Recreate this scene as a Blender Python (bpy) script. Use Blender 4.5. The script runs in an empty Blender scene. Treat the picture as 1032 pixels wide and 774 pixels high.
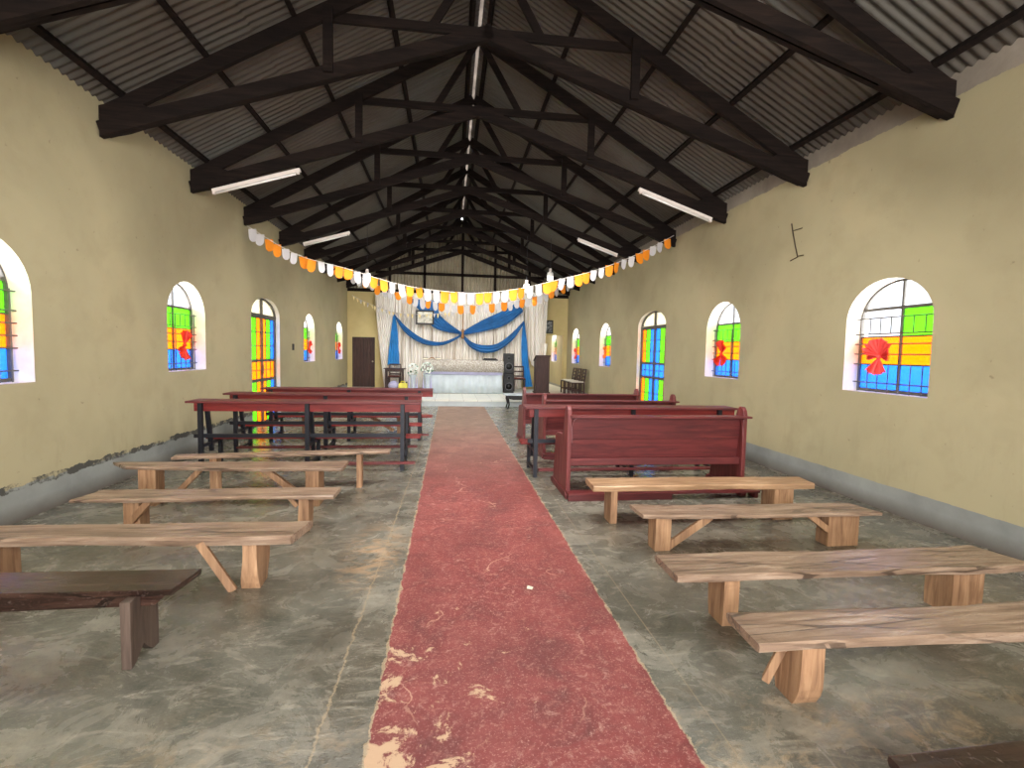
import bpy, bmesh, math, random
from mathutils import Vector, Matrix

random.seed(11)
scene = bpy.context.scene
COL = scene.collection

# ------------------------------------------------------------------ helpers
def setp(o, label=None, cat=None, group=None, kind=None):
    if label: o['label'] = label
    if cat: o['category'] = cat
    if group: o['group'] = group
    if kind: o['kind'] = kind
    return o

def empty(name, loc, label=None, cat=None, group=None, kind=None, rz=0.0):
    o = bpy.data.objects.new(name, None)
    o.empty_display_size = 0.1
    o.location = loc
    o.rotation_euler = (0, 0, rz)
    COL.objects.link(o)
    return setp(o, label, cat, group, kind)

def dup(root, loc, label=None, rz=None, group=None):
    r = root.copy(); COL.objects.link(r); r.location = loc
    if rz is not None: r.rotation_euler = (0, 0, rz)
    if label: r['label'] = label
    if group: r['group'] = group
    for ch in list(root.children):
        c = ch.copy(); COL.objects.link(c); c.parent = r
        for g in list(ch.children):
            d = g.copy(); COL.objects.link(d); d.parent = c
    return r

class MB:
    """collects shapes and links them as one mesh object"""
    def __init__(s):
        s.v = []; s.f = []; s.m = []; s.cur = 0
    def add(s, vs, fs):
        b = len(s.v); s.v += [tuple(v) for v in vs]
        for f in fs:
            s.f.append([b + i for i in f]); s.m.append(s.cur)
        return s
    def hexa(s, p):
        return s.add(p, [(0,3,2,1),(4,5,6,7),(0,1,5,4),(1,2,6,5),(2,3,7,6),(3,0,4,7)])
    def box(s, x0, x1, y0, y1, z0, z1):
        return s.hexa([(x0,y0,z0),(x1,y0,z0),(x1,y1,z0),(x0,y1,z0),(x0,y0,z1),(x1,y0,z1),(x1,y1,z1),(x0,y1,z1)])
    def beam(s, p0, p1, w, h, up=(0,0,1)):
        p0, p1 = Vector(p0), Vector(p1); d = (p1-p0).normalized(); u = Vector(up)
        if abs(d.dot(u)) > .98: u = Vector((0,1,0))
        sd = d.cross(u).normalized(); u = sd.cross(d).normalized()
        q = []
        for p in (p0, p1):
            for a, b in ((-1,-1),(1,-1),(1,1),(-1,1)):
                q.append(p + sd*(a*w/2) + u*(b*h/2))
        return s.add(q, [(0,1,2,3),(7,6,5,4),(0,4,5,1),(1,5,6,2),(2,6,7,3),(3,7,4,0)])
    def tube(s, pts, r, n=8, cap=True):
        pts = [Vector(p) for p in pts]; rings = []; prev = None
        rr = r if isinstance(r, (list, tuple)) else [r]*len(pts)
        for i, p in enumerate(pts):
            a = pts[max(0, i-1)]; b = pts[min(len(pts)-1, i+1)]
            d = (b-a).normalized()
            if prev is None:
                u = d.orthogonal().normalized()
            else:
                u = (prev - d*prev.dot(d)).normalized()
            prev = u; w = d.cross(u)
            rings.append([p + (u*math.cos(2*math.pi*k/n) + w*math.sin(2*math.pi*k/n))*rr[i] for k in range(n)])
        vs = [v for ring in rings for v in ring]; fs = []
        for i in range(len(pts)-1):
            for k in range(n):
                fs.append((i*n+k, i*n+(k+1)%n, (i+1)*n+(k+1)%n, (i+1)*n+k))
        if cap:
            fs.append(tuple(reversed(range(n)))); fs.append(tuple((len(pts)-1)*n+k for k in range(n)))
        return s.add(vs, fs)
    def lathe(s, prof, c=(0,0,0), n=20, axis='z'):
        vs = []
        for r, z in prof:
            for k in range(n):
                a = 2*math.pi*k/n; x, y = r*math.cos(a), r*math.sin(a)
                if axis == 'z': vs.append((c[0]+x, c[1]+y, c[2]+z))
                elif axis == 'y': vs.append((c[0]+x, c[1]+z, c[2]+y))
        fs = []
        for i in range(len(prof)-1):
            for k in range(n):
                f = (i*n+k, i*n+(k+1)%n, (i+1)*n+(k+1)%n, (i+1)*n+k)
                fs.append(f if axis == 'z' else tuple(reversed(f)))
        a = tuple(range(n)); b = tuple((len(prof)-1)*n+k for k in range(n))
        fs.append(tuple(reversed(a)) if axis == 'z' else a); fs.append(b if axis == 'z' else tuple(reversed(b)))
        return s.add(vs, fs)
    def prism_yz(s, poly, x0, x1):
        n = len(poly)
        vs = [(x0, y, z) for y, z in poly] + [(x1, y, z) for y, z in poly]
        fs = [tuple(range(n))[::-1], tuple(range(n, 2*n))]
        for k in range(n):
            fs.append((k, (k+1)%n, n+(k+1)%n, n+k))
        return s.add(vs, fs)
    def prism_xz(s, poly, y0, y1):
        n = len(poly)
        vs = [(x, y0, z) for x, z in poly] + [(x, y1, z) for x, z in poly]
        fs = [tuple(range(n)), tuple(range(n, 2*n))[::-1]]
        for k in range(n):
            fs.append((k, n+k, n+(k+1)%n, (k+1)%n))
        return s.add(vs, fs)
    def grid(s, rows, flip=False):
        nr, nc = len(rows), len(rows[0]); vs = [p for r in rows for p in r]; fs = []
        for i in range(nr-1):
            for j in range(nc-1):
                f = (i*nc+j, i*nc+j+1, (i+1)*nc+j+1, (i+1)*nc+j)
                fs.append(f[::-1] if flip else f)
        return s.add(vs, fs)
    def build(s, name, mats, parent=None, bevel=0.0, smooth=False, solid=0.0, fix=True, kind=None, label=None, sub=0):
        off = Vector((0,0,0))
        if parent is not None:
            off = Vector(parent.location)
            if parent.parent is not None: off = off + Vector(parent.parent.location)
            if parent.type == 'MESH' and parent.parent is not None: off = Vector(parent.parent.location)
        me = bpy.data.meshes.new(name)
        me.from_pydata([tuple(Vector(v)-off) for v in s.v], [], s.f)
        if not isinstance(mats, (list, tuple)): mats = [mats]
        for m in mats: me.materials.append(m)
        for p, mi in zip(me.polygons, s.m): p.material_index = mi
        if fix:
            bm = bmesh.new(); bm.from_mesh(me)
            bmesh.ops.recalc_face_normals(bm, faces=bm.faces[:]); bm.to_mesh(me); bm.free()
        if smooth:
            for p in me.polygons: p.use_smooth = True
        me.update()
        o = bpy.data.objects.new(name, me); COL.objects.link(o)
        if parent is not None: o.parent = parent
        if solid:
            md = o.modifiers.new('thickness', 'SOLIDIFY'); md.thickness = solid; md.offset = 0
        if bevel:
            md = o.modifiers.new('edge', 'BEVEL'); md.width = bevel; md.segments = 2; md.limit_method = 'ANGLE'; md.angle_limit = math.radians(35)
        if sub:
            md = o.modifiers.new('sub', 'SUBSURF'); md.levels = sub; md.render_levels = sub
        if kind: o['kind'] = kind
        if label: o['label'] = label
        return o

# ------------------------------------------------------------------ materials
def s2l(c):
    return tuple((x/12.92 if x <= .04045 else ((x+.055)/1.055)**2.4) for x in [v/255 for v in c]) + (1.0,)

class NT:
    def __init__(s, name):
        s.m = bpy.data.materials.new(name); s.m.use_nodes = True
        s.t = s.m.node_tree; s.n = s.t.nodes; s.l = s.t.links
        s.b = s.n['Principled BSDF']; s.out = s.n['Material Output']
    def new(s, typ, **kw):
        n = s.n.new(typ)
        for k, v in kw.items():
            if hasattr(n, k) and k not in ('Scale',): setattr(n, k, v)
        return n
    def link(s, a, b): s.l.new(a, b)
    def coord(s, world=True, scale=(1,1,1), loc=(0,0,0)):
        if world: src = s.new('ShaderNodeNewGeometry').outputs['Position']
        else: src = s.new('ShaderNodeTexCoord').outputs['Object']
        mp = s.new('ShaderNodeMapping'); s.link(src, mp.inputs['Vector'])
        mp.inputs['Scale'].default_value = scale; mp.inputs['Location'].default_value = loc
        return mp.outputs['Vector']
    def noise(s, vec, scale=5, detail=6, rough=.6, dist=0.0):
        n = s.new('ShaderNodeTexNoise'); s.link(vec, n.inputs['Vector'])
        n.inputs['Scale'].default_value = scale; n.inputs['Detail'].default_value = detail
        n.inputs['Roughness'].default_value = rough; n.inputs['Distortion'].default_value = dist
        return n.outputs['Fac']
    def ramp(s, fac, stops, interp='LINEAR'):
        r = s.new('ShaderNodeValToRGB'); r.color_ramp.interpolation = interp
        el = r.color_ramp.elements
        while len(el) < len(stops): el.new(.5)
        for e, (p, c) in zip(el, stops):
            e.position = p; e.color = c if len(c) == 4 else tuple(c)+(1,)
        s.link(fac, r.inputs['Fac']); return r.outputs['Color']
    def mask(s, fac, lo, hi):
        return s.ramp(fac, [(lo, (0,0,0,1)), (hi, (1,1,1,1))])
    def mix(s, fac, a, b, mode='MIX'):
        n = s.new('ShaderNodeMix', data_type='RGBA', blend_type=mode)
        for sock, v in ((n.inputs[0], fac), (n.inputs[6], a), (n.inputs[7], b)):
            if isinstance(v, (int, float)): sock.default_value = v
            elif isinstance(v, tuple): sock.default_value = v
            else: s.link(v, sock)
        return n.outputs[2]
    def math(s, op, a, b=None, c=None, clamp=False):
        n = s.new('ShaderNodeMath', operation=op); n.use_clamp = clamp
        for i, v in enumerate((a, b, c)):
            if v is None: continue
            if isinstance(v, (int, float)): n.inputs[i].default_value = v
            else: s.link(v, n.inputs[i])
        return n.outputs[0]
    def sep(s, vec):
        n = s.new('ShaderNodeSeparateXYZ'); s.link(vec, n.inputs[0]); return n.outputs
    def bump(s, h, strength=.3, dist=.02):
        n = s.new('ShaderNodeBump'); s.link(h, n.inputs['Height'])
        n.inputs['Strength'].default_value = strength; n.inputs['Distance'].default_value = dist
        s.link(n.outputs[0], s.b.inputs['Normal'])
    def color(s, c):
        if isinstance(c, tuple): s.b.inputs['Base Color'].default_value = c
        else: s.link(c, s.b.inputs['Base Color'])
    def rough(s, r):
        if isinstance(r, (int, float)): s.b.inputs['Roughness'].default_value = r
        else: s.link(r, s.b.inputs['Roughness'])

def simple(name, c, rough=.6, var=.12, scale=8, metal=0, bump=0):
    t = NT(name); v = t.coord(False)
    f = t.noise(v, scale, 5)
    a = s2l(c); lo = tuple(x*(1-var*1.6) for x in a[:3])+(1,); hi = tuple(min(1, x*(1+var)) for x in a[:3])+(1,)
    t.color(t.ramp(f, [(.3, lo), (.7, hi)])); t.rough(rough); t.b.inputs['Metallic'].default_value = metal
    if bump: t.bump(f, bump, .01)
    return t.m

def wood(name, dark, mid, light, axis='x', rough=.5, scale=1.0, scratch=None, bump=.25):
    t = NT(name)
    sc = {'x': (1.2, 14, 14), 'y': (14, 1.2, 14), 'z': (14, 14, 1.2)}[axis]
    v = t.coord(True, sc)
    v2 = t.coord(True, tuple(x*.28 if x > 5 else x*.7 for x in sc))
    f = t.noise(v, 2.2*scale, 8, .65, .6); g = t.noise(v2, 1.5*scale, 4, .5, 1.0)
    c = t.ramp(f, [(.28, s2l(dark)), (.5, s2l(mid)), (.75, s2l(light))])
    c = t.mix(t.mask(g, .4, .68), c, t.mix(.5, c, s2l(dark)))
    if scratch:
        vr = t.new('ShaderNodeTexVoronoi', feature='DISTANCE_TO_EDGE'); t.link(t.coord(True, (1.1, 13, 6)), vr.inputs['Vector']); vr.inputs['Scale'].default_value = 1.0
        ck = t.math('MULTIPLY', t.math('LESS_THAN', vr.outputs['Distance'], .028), t.mask(g, .42, .55))
        c = t.mix(t.math('MULTIPLY', ck, .75), c, s2l(tuple(x*.55 for x in dark)))
        w = t.noise(t.coord(True, (7, 2.4, 9)), 5, 10, .8, 1.6)
        c = t.mix(t.math('MULTIPLY', t.mask(w, .57, .66), .7), c, s2l(scratch))
    t.color(c)
    t.rough(t.ramp(f, [(.2, (rough+.15,)*3), (.8, (max(.08, rough-.12),)*3)]))
    t.bump(f, bump, .012)
    return t.m

M = {}
M['rawwood'] = wood('raw wood', (88,69,56), (148,123,103), (192,170,149), 'x', .30, 1.0, scratch=(96,70,52))
M['rawwood_z'] = wood('raw wood upright', (112,80,56), (170,130,96), (202,164,126), 'z', .6)
M['rawpale'] = wood('pale raw wood', (112,84,58), (172,136,102), (204,174,142), 'x', .42)
M['darkbench'] = wood('dark stained bench wood', (26,15,12), (48,30,24), (84,60,50), 'x', .17, scratch=(120,104,96))
M['darkbench_z'] = wood('dark stained leg wood', (56,43,36), (88,71,60), (116,97,84), 'z', .6)
M['redpaint'] = wood('red varnished wood', (66,24,26), (102,38,38), (132,58,56), 'x', .5, .8)
M['redbright'] = wood('bright red varnished wood', (96,20,17), (134,33,28), (156,48,40), 'x', .48, .8)
M['redpaint_z'] = wood('red varnished wood upright', (76,30,30), (112,48,47), (142,72,68), 'z', .42, .8)
M['truss'] = wood('dark creosoted timber', (12,7,6), (26,17,13), (42,29,22), 'x', .85, .7, bump=.15)
M['truss'].node_tree.nodes['Principled BSDF'].inputs['Specular IOR Level'].default_value = .2
M['blackmetal'] = simple('black painted steel', (28,29,36), .45, .25, 12, .3)
M['brownwood'] = wood('dark brown wood', (34,18,15), (58,32,27), (82,52,44), 'z', .5)
M['doorwood'] = wood('brown door planks', (40,22,18), (64,38,30), (86,56,46), 'z', .6)
M['white_cloth'] = simple('white cloth', (222,217,208), .85, .06, 3)
t = NT('white sheer with painted folds'); f = t.noise(t.coord(True, (5, .6, .10)), 3.2, 5, .6); g = t.noise(t.coord(True, (1,1,.3)), 1.3, 4)
t.color(t.mix(t.math('MULTIPLY', t.mask(g, .45, .65), .3), t.ramp(f, [(.34, s2l((170,158,142))), (.44, s2l((222,214,202))), (.58, s2l((238,234,228)))]), s2l((206,190,168)))); t.rough(.85); M['curtain'] = t.m  # beige and grey streaks put the shade between folds into the colour
M['silver_cloth'] = simple('pale silver satin', (190,200,206), .45, .1, 3)
M['lilac'] = simple('lilac cloth', (186,184,218), .7, .08, 4)
M['blue'] = simple('royal blue satin', (18,94,156), .55, .2, 2.5)
M['bluelight'] = simple('bright blue satin', (30,128,200), .5, .15, 2.5)
M['flag_white'] = simple('white flag paper', (192,188,188), .8, .04, 6)
M['flag_orange'] = simple('orange flag paper', (226,132,14), .8, .08, 6)
M['flag_cream'] = simple('cream flag paper', (226,206,150), .8, .08, 6)
M['string'] = simple('white string', (205,198,190), .9, .05, 6)
M['tube_white'] = simple('white tube housing', (226,214,206), .5, .04, 4)
M['bulb_white'] = simple('white bulb glass', (236,232,226), .35, .03, 4)
M['speaker'] = simple('black speaker cabinet', (18,18,20), .55, .2, 14)
M['speaker_grey'] = simple('grey speaker ring', (96,96,100), .4, .1, 14, .4)
M['cone'] = simple('black speaker cone', (9,9,10), .5, .2, 14)
M['yellow'] = simple('yellow plastic', (236,226,92), .4, .06, 6)
M['bar'] = simple('dark grey window steel', (96,92,86), .5, .15, 12, .3)
M['barlight'] = simple('grey door steel', (92,88,80), .5, .15, 12, .2)
M['red_ribbon'] = simple('red ribbon fabric', (226,50,24), .55, .1, 10)
M['pink_ribbon'] = simple('coral ribbon fabric', (236,76,70), .55, .1, 10)
M['orange_ribbon'] = simple('orange ribbon fabric', (240,120,30), .55, .1, 10)
M['petal'] = simple('white paper petals', (226,232,226), .7, .08, 9)
M['leafgreen'] = simple('muted green leaves', (92,128,104), .7, .15, 9)
M['brass'] = simple('pale metal', (186,176,150), .35, .08, 9, .8)
M['cushion'] = simple('off white seat pad', (212,206,192), .8, .06, 9)
M['red_seat'] = simple('red brown seat', (124,60,48), .6, .1, 9)
M['black'] = simple('black cover', (20,19,20), .5, .15, 9)
M['tan'] = simple('tan folded cloth', (146,104,64), .8, .12, 9)
M['paper'] = simple('off white paper', (228,220,196), .8, .04, 9)
M['wire'] = simple('dark twig', (66,52,38), .8, .1, 9)

# picture sheets
def picture_mat(name, a, b, c):
    t = NT(name); v = t.coord(False)
    f = t.noise(v, 9, 4, .6, .8)
    t.color(t.ramp(f, [(.38, s2l(a)), (.5, s2l(b)), (.66, s2l(c))])); t.rough(.35)
    return t.m
M['print_light'] = picture_mat('pale framed print', (150,150,132), (196,192,174), (226,222,208))
M['print_dark'] = picture_mat('dark framed print', (28,30,32), (84,88,90), (176,178,176))

# lace over the altar
t = NT('beige lace'); v = t.coord(False)
vo = t.new('ShaderNodeTexVoronoi'); t.link(v, vo.inputs['Vector']); vo.inputs['Scale'].default_value = 26
f = t.noise(v, 30, 4)
t.color(t.mix(t.mask(vo.outputs['Distance'], .12, .5), s2l((204,200,192)), t.ramp(f, [(.3, s2l((122,114,104))), (.7, s2l((176,169,158)))])))
t.rough(.9); t.bump(vo.outputs['Distance'], .5, .02); M['lace'] = t.m

# corrugated sheets
def sheet_mat(name, a, b, c, spec=.35):
    t = NT(name)
    v = t.coord(True, (1, 1, 1)); f = t.noise(v, .55, 5, .6, .3); g = t.noise(v, 9, 6, .7)
    st = t.noise(t.coord(True, (.5, 7, .5)), 2, 3, .5)
    c0 = t.ramp(f, [(.3, s2l(a)), (.5, s2l(b)), (.72, s2l(c))])
    c1 = t.mix(t.math('MULTIPLY', t.mask(g, .55, .75), .35), c0, s2l((38,28,22)))
    c2 = t.mix(t.math('MULTIPLY', t.mask(st, .5, .7), .35), c1, s2l(a))
    t.color(c2); t.rough(.55); t.b.inputs['Metallic'].default_value = spec
    return t.m
M['roof'] = sheet_mat('weathered roofing iron', (74,67,60), (92,86,78), (98,99,94))
M['gable'] = sheet_mat('weathered gable iron', (116,106,88), (150,140,118), (176,168,146), .2)

# wall plaster: khaki paint, stains, grey-blue dado with a flaking edge
def wall_mat(name, side, band=False):
    t = NT(name)
    P = t.coord(True); xyz = t.sep(P); z = xyz[2]
    big = t.noise(P, .45, 4, .55, .4); mid = t.noise(P, 2.3, 6, .62, .2); fine = t.noise(P, 22, 6, .7)
    c = t.ramp(big, [(.3, s2l((158,148,116))), (.55, s2l((172,161,127))), (.75, s2l((182,167,130)))])
    c = t.mix(t.math('MULTIPLY', t.mask(mid, .5, .75), .35), c, s2l((146,134,102)))
    # drip stains that run down the lower wall
    drip = t.noise(t.coord(True, (1.7, 1.7, .4)), 2.2, 6, .7)
    low = t.math('SUBTRACT', 1.0, t.math('DIVIDE', z, 1.3, clamp=True), clamp=True)
    c = t.mix(t.math('MULTIPLY', t.math('MULTIPLY', t.mask(drip, .52, .8), low), .5), c, s2l((116,102,76)))
    spots = t.mask(t.noise(P, 13, 3, .5), .70, .76)
    c = t.mix(t.math('MULTIPLY', spots, .45), c, s2l((96,80,56)))
    # dado
    h = .27 if side > 0 else .30
    wob = t.math('MULTIPLY', t.math('SUBTRACT', t.noise(P, 5, 6, .7), .5), .13 if side < 0 else .03)
    zz = t.math('ADD', z, wob)
    dado = t.math('LESS_THAN', zz, h)
    dc = t.ramp(mid, [(.3, s2l((126,128,124))), (.7, s2l((150,152,146)))])
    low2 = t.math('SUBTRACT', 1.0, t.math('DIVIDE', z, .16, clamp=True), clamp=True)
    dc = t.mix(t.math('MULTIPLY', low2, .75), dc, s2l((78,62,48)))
    c = t.mix(dado, c, dc)
    if side < 0:
        edge = t.math('MULTIPLY', t.math('GREATER_THAN', zz, h-.03), t.math('LESS_THAN', zz, h+.035))
        edge = t.math('MULTIPLY', edge, t.mask(t.noise(P, 4, 5, .7), .42, .52))
        c = t.mix(edge, c, s2l((70,68,62)))
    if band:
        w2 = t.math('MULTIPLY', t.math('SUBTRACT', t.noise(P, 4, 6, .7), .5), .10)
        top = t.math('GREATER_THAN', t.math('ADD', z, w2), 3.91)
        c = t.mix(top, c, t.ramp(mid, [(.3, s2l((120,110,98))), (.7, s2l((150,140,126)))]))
    t.color(c); t.rough(.75); t.bump(t.math('ADD', fine, mid), .18, .01)
    return t.m
M['wall_left'] = wall_mat('painted plaster west', -1)
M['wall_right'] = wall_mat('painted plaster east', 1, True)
t = NT('painted plaster altar end'); P = t.coord(True); f = t.noise(P, .9, 5)
t.color(t.ramp(f, [(.3, s2l((186,166,112))), (.7, s2l((206,188,134)))])); t.rough(.75); M['wall_end'] = t.m
t = NT('whitewashed reveal'); P = t.coord(True); f = t.noise(P, 6, 5)
t.color(t.ramp(f, [(.3, s2l((226,214,196))), (.7, s2l((240,232,220)))])); t.rough(.7); M['reveal'] = t.m

# floor: polished grey-green cement with the red aisle strip
t = NT('cement floor with red aisle')
P = t.coord(True); xyz = t.sep(P); x, y = xyz[0], xyz[1]
big = t.noise(P, .8, 5, .6, .6); mid = t.noise(P, 3.2, 8, .68, .7); fine = t.noise(P, 26, 8, .75)
swirl = t.noise(t.coord(True, (2.0, 5.5, 1)), 1.6, 8, .7, 1.6)
g = t.ramp(mid, [(.30, s2l((76,78,70))), (.5, s2l((110,108,97))), (.70, s2l((150,144,130)))])
g = t.mix(t.math('MULTIPLY', t.mask(big, .46, .62), .5), g, s2l((98,86,70)))
g = t.mix(t.math('MULTIPLY', t.mask(swirl, .52, .68), .6), g, s2l((176,168,152)))
g = t.mix(t.math('MULTIPLY', t.mask(fine, .52, .68), .55), g, s2l((58,58,50)))
hi = t.noise(t.coord(True, (1, 1.6, 1)), 48, 6, .8, .5)
g = t.mix(t.math('MULTIPLY', t.mask(hi, .55, .66), .45), g, s2l((176,166,146)))
damp = t.noise(P, 1.15, 5, .55, .8)
g = t.mix(t.math('MULTIPLY', t.mask(damp, .52, .62), .45), g, s2l((64,62,52)))
# tan dust near the entrance
dust = t.math('SUBTRACT', 1.0, t.math('DIVIDE', t.math('SUBTRACT', y, 1.45), .7, clamp=True), clamp=True)
g = t.mix(t.math('MULTIPLY', t.math('MULTIPLY', dust, t.mask(t.noise(P, 6, 8, .75, .8), .50, .62)), .7), g, s2l((186,160,126)))
# tan worn patch beside the aisle
px_ = t.math('ADD', t.math('POWER', t.math('DIVIDE', t.math('ADD', x, .55), .28), 2.0), t.math('POWER', t.math('DIVIDE', t.math('SUBTRACT', y, 3.75), .75), 2.0))
worn = t.math('MULTIPLY', t.math('SUBTRACT', 1.0, px_, clamp=True), t.mask(t.noise(t.coord(True, (2.2, 4, 1)), 2.5, 9, .75, 1.0), .46, .58))
g = t.mix(t.math('MULTIPLY', worn, .8), g, s2l((184,152,118)))
r = t.ramp(mid, [(.25, s2l((88,28,27))), (.5, s2l((126,46,43))), (.75, s2l((152,74,68)))])
r = t.mix(t.math('MULTIPLY', t.mask(fine, .52, .66), .42), r, s2l((192,134,120)))
r = t.mix(t.math('MULTIPLY', t.mask(t.noise(P, 16, 7, .8, .6), .56, .64), .45), r, s2l((204,160,144)))
r = t.mix(t.math('MULTIPLY', t.mask(damp, .48, .60), .5), r, s2l((104,32,30)))
r = t.mix(t.math('MULTIPLY', t.mask(t.noise(P, 75, 4, .8), .56, .64), .5), r, s2l((214,170,156)))
# pale flaked patches, dense near the entrance
near = t.math('SUBTRACT', 1.0, t.math('DIVIDE', t.math('SUBTRACT', y, 1.2), 1.9, clamp=True), clamp=True)
lft = t.math('SUBTRACT', 1.0, t.math('DIVIDE', t.math('ADD', x, .3), 1.1, clamp=True), clamp=True)
fl = t.math('ADD', t.noise(P, 5.5, 8, .72, .5), t.math('MULTIPLY', t.math('MULTIPLY', near, lft), .26))
r = t.mix(t.mask(fl, .67, .70), r, s2l((198,164,132)))
# cracks
vor = t.new('ShaderNodeTexVoronoi', feature='DISTANCE_TO_EDGE'); vor.inputs['Scale'].default_value = .9
wv = t.new('ShaderNodeVectorMath', operation='ADD')
nz = t.new('ShaderNodeTexNoise'); t.link(P, nz.inputs['Vector']); nz.inputs['Scale'].default_value = 3; nz.inputs['Detail'].default_value = 6
sc = t.new('ShaderNodeVectorMath', operation='SCALE'); t.link(nz.outputs['Color'], sc.inputs[0]); sc.inputs['Scale'].default_value = .45
t.link(P, wv.inputs[0]); t.link(sc.outputs[0], wv.inputs[1]); t.link(wv.outputs[0], vor.inputs['Vector'])
crack = t.math('LESS_THAN', vor.outputs['Distance'], .0045)
r = t.mix(t.math('MULTIPLY', crack, t.math('MULTIPLY', t.mask(t.noise(P, 1.7, 3, .5), .50, .60), .75)), r, s2l((196,150,126)))
# far part of the aisle is trodden grey-brown
far = t.math('MULTIPLY', t.math('DIVIDE', t.math('SUBTRACT', y, 5.5), 5.0, clamp=True), .8)
r = t.mix(far, r, t.ramp(mid, [(.3, s2l((112,92,76))), (.7, s2l((158,138,116)))]))
wob = t.math('MULTIPLY', t.math('SUBTRACT', t.noise(P, 9, 8, .8), .5), .07)
xd = t.math('ABSOLUTE', t.math('SUBTRACT', t.math('ADD', x, wob), .337))
c = t.mix(t.math('LESS_THAN', xd, .637), g, r)
line = t.math('LESS_THAN', t.math('ABSOLUTE', t.math('SUBTRACT', xd, .640)), t.math('MULTIPLY', t.mask(t.noise(P, 11, 4, .7), .4, .6), .010))
c = t.mix(t.math('MULTIPLY', line, .75), c, s2l((182,160,130)))
xl = t.math('ADD', t.math('ADD', x, t.math('MULTIPLY', wob, 1.2)), t.math('MULTIPLY', y, -.012))
score = t.math('LESS_THAN', t.math('ABSOLUTE', t.math('ADD', xl, .53)), .005)
score2 = t.math('LESS_THAN', t.math('ABSOLUTE', t.math('SUBTRACT', x, 1.13)), .004)
c = t.mix(t.math('MULTIPLY', t.math('MAXIMUM', score, t.math('MULTIPLY', score2, .5)), .6), c, s2l((176,156,126)))
t.color(c)
t.rough(t.mix(t.math('LESS_THAN', xd, .637), t.ramp(mid, [(.3, (.16,)*3), (.7, (.36,)*3)]), (.55,.55,.55,1)))
t.b.inputs['Specular IOR Level'].default_value = .75
t.bump(t.math('ADD', fine, t.math('MULTIPLY', swirl, 1.5)), .22, .008)
M['floor'] = t.m

# white tiles on the altar platform
t = NT('white platform tiles'); P = t.coord(True)
br = t.new('ShaderNodeTexBrick'); br.offset = 0; t.link(P, br.inputs['Vector'])
br.inputs['Scale'].default_value = 1; br.inputs['Brick Width'].default_value = .4; br.inputs['Row Height'].default_value = .4
br.inputs['Mortar Size'].default_value = .006
br.inputs['Color1'].default_value = s2l((222,220,208)); br.inputs['Color2'].default_value = s2l((210,212,204)); br.inputs['Mortar'].default_value = s2l((168,168,160))
t.color(br.outputs['Color']); t.rough(.3); M['tile'] = t.m
M['riser'] = simple('grey blue riser tiles', (176,184,186), .35, .06, 5)

# glass
def glass(name, tint, lum=1.0):
    t = NT(name); t.n.remove(t.b)
    P = t.coord(True); f = t.noise(P, 45, 3, .6)
    lo = tuple(min(1, x*lum*.72) for x in tint); hi = tuple(min(1, x*lum*1.1) for x in tint)
    c = t.ramp(f, [(.3, lo), (.7, hi)])
    tr = t.new('ShaderNodeBsdfTranslucent'); t.link(c, tr.inputs['Color'])
    tp = t.new('ShaderNodeBsdfTransparent'); t.link(c, tp.inputs['Color'])
    gl = t.new('ShaderNodeBsdfGlossy'); gl.inputs['Roughness'].default_value = .2
    m1 = t.new('ShaderNodeMixShader'); m1.inputs[0].default_value = .12; t.link(tr.outputs[0], m1.inputs[1]); t.link(tp.outputs[0], m1.inputs[2])
    m2 = t.new('ShaderNodeMixShader'); m2.inputs[0].default_value = .04; t.link(m1.outputs[0], m2.inputs[1]); t.link(gl.outputs[0], m2.inputs[2])
    t.link(m2.outputs[0], t.out.inputs['Surface'])
    return t.m
GL = .112
M['g_green'] = glass('green textured glass', (.085, .56, .008), GL)
M['g_orange'] = glass('amber textured glass', (1.0, .185, .001), GL)
M['g_blue'] = glass('blue textured glass', (.016, .16, .95), GL)
M['g_cream'] = glass('cream glass', (.55, .50, .34), GL)
t = NT('clear glass'); t.n.remove(t.b)
P = t.coord(True); f = t.noise(P, 3, 2)
tp = t.new('ShaderNodeBsdfTransparent'); t.link(t.ramp(f, [(.3, (.20,.205,.21,1)), (.7, (.24,.245,.25,1))]), tp.inputs['Color'])
gl = t.new('ShaderNodeBsdfGlossy'); gl.inputs['Roughness'].default_value = .02
mx = t.new('ShaderNodeMixShader'); mx.inputs[0].default_value = .04
t.link(tp.outputs[0], mx.inputs[1]); t.link(gl.outputs[0], mx.inputs[2]); t.link(mx.outputs[0], t.out.inputs['Surface'])
M['g_clear'] = t.m

# ------------------------------------------------------------------ the hall
XL, XR, YE = -3.69, 4.46, 18.3
YB = -2.6
XC = .387
SLOPE = .5665
PZ = .18          # altar platform height
def roofz(x):     # centre line of the rafters
    return 3.95 + SLOPE*(4.075-abs(x-XC))
TH = .25

def opening_outline(yc, hw, sill, spring, rise, n=18):
    pts = [(yc-hw, sill), (yc-hw, spring)]
    for k in range(1, n):
        a = math.pi - math.pi*k/n
        pts.append((yc+hw*math.cos(a), spring+rise*math.sin(a)))
    pts += [(yc+hw, spring), (yc+hw, sill)]
    return pts

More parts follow.
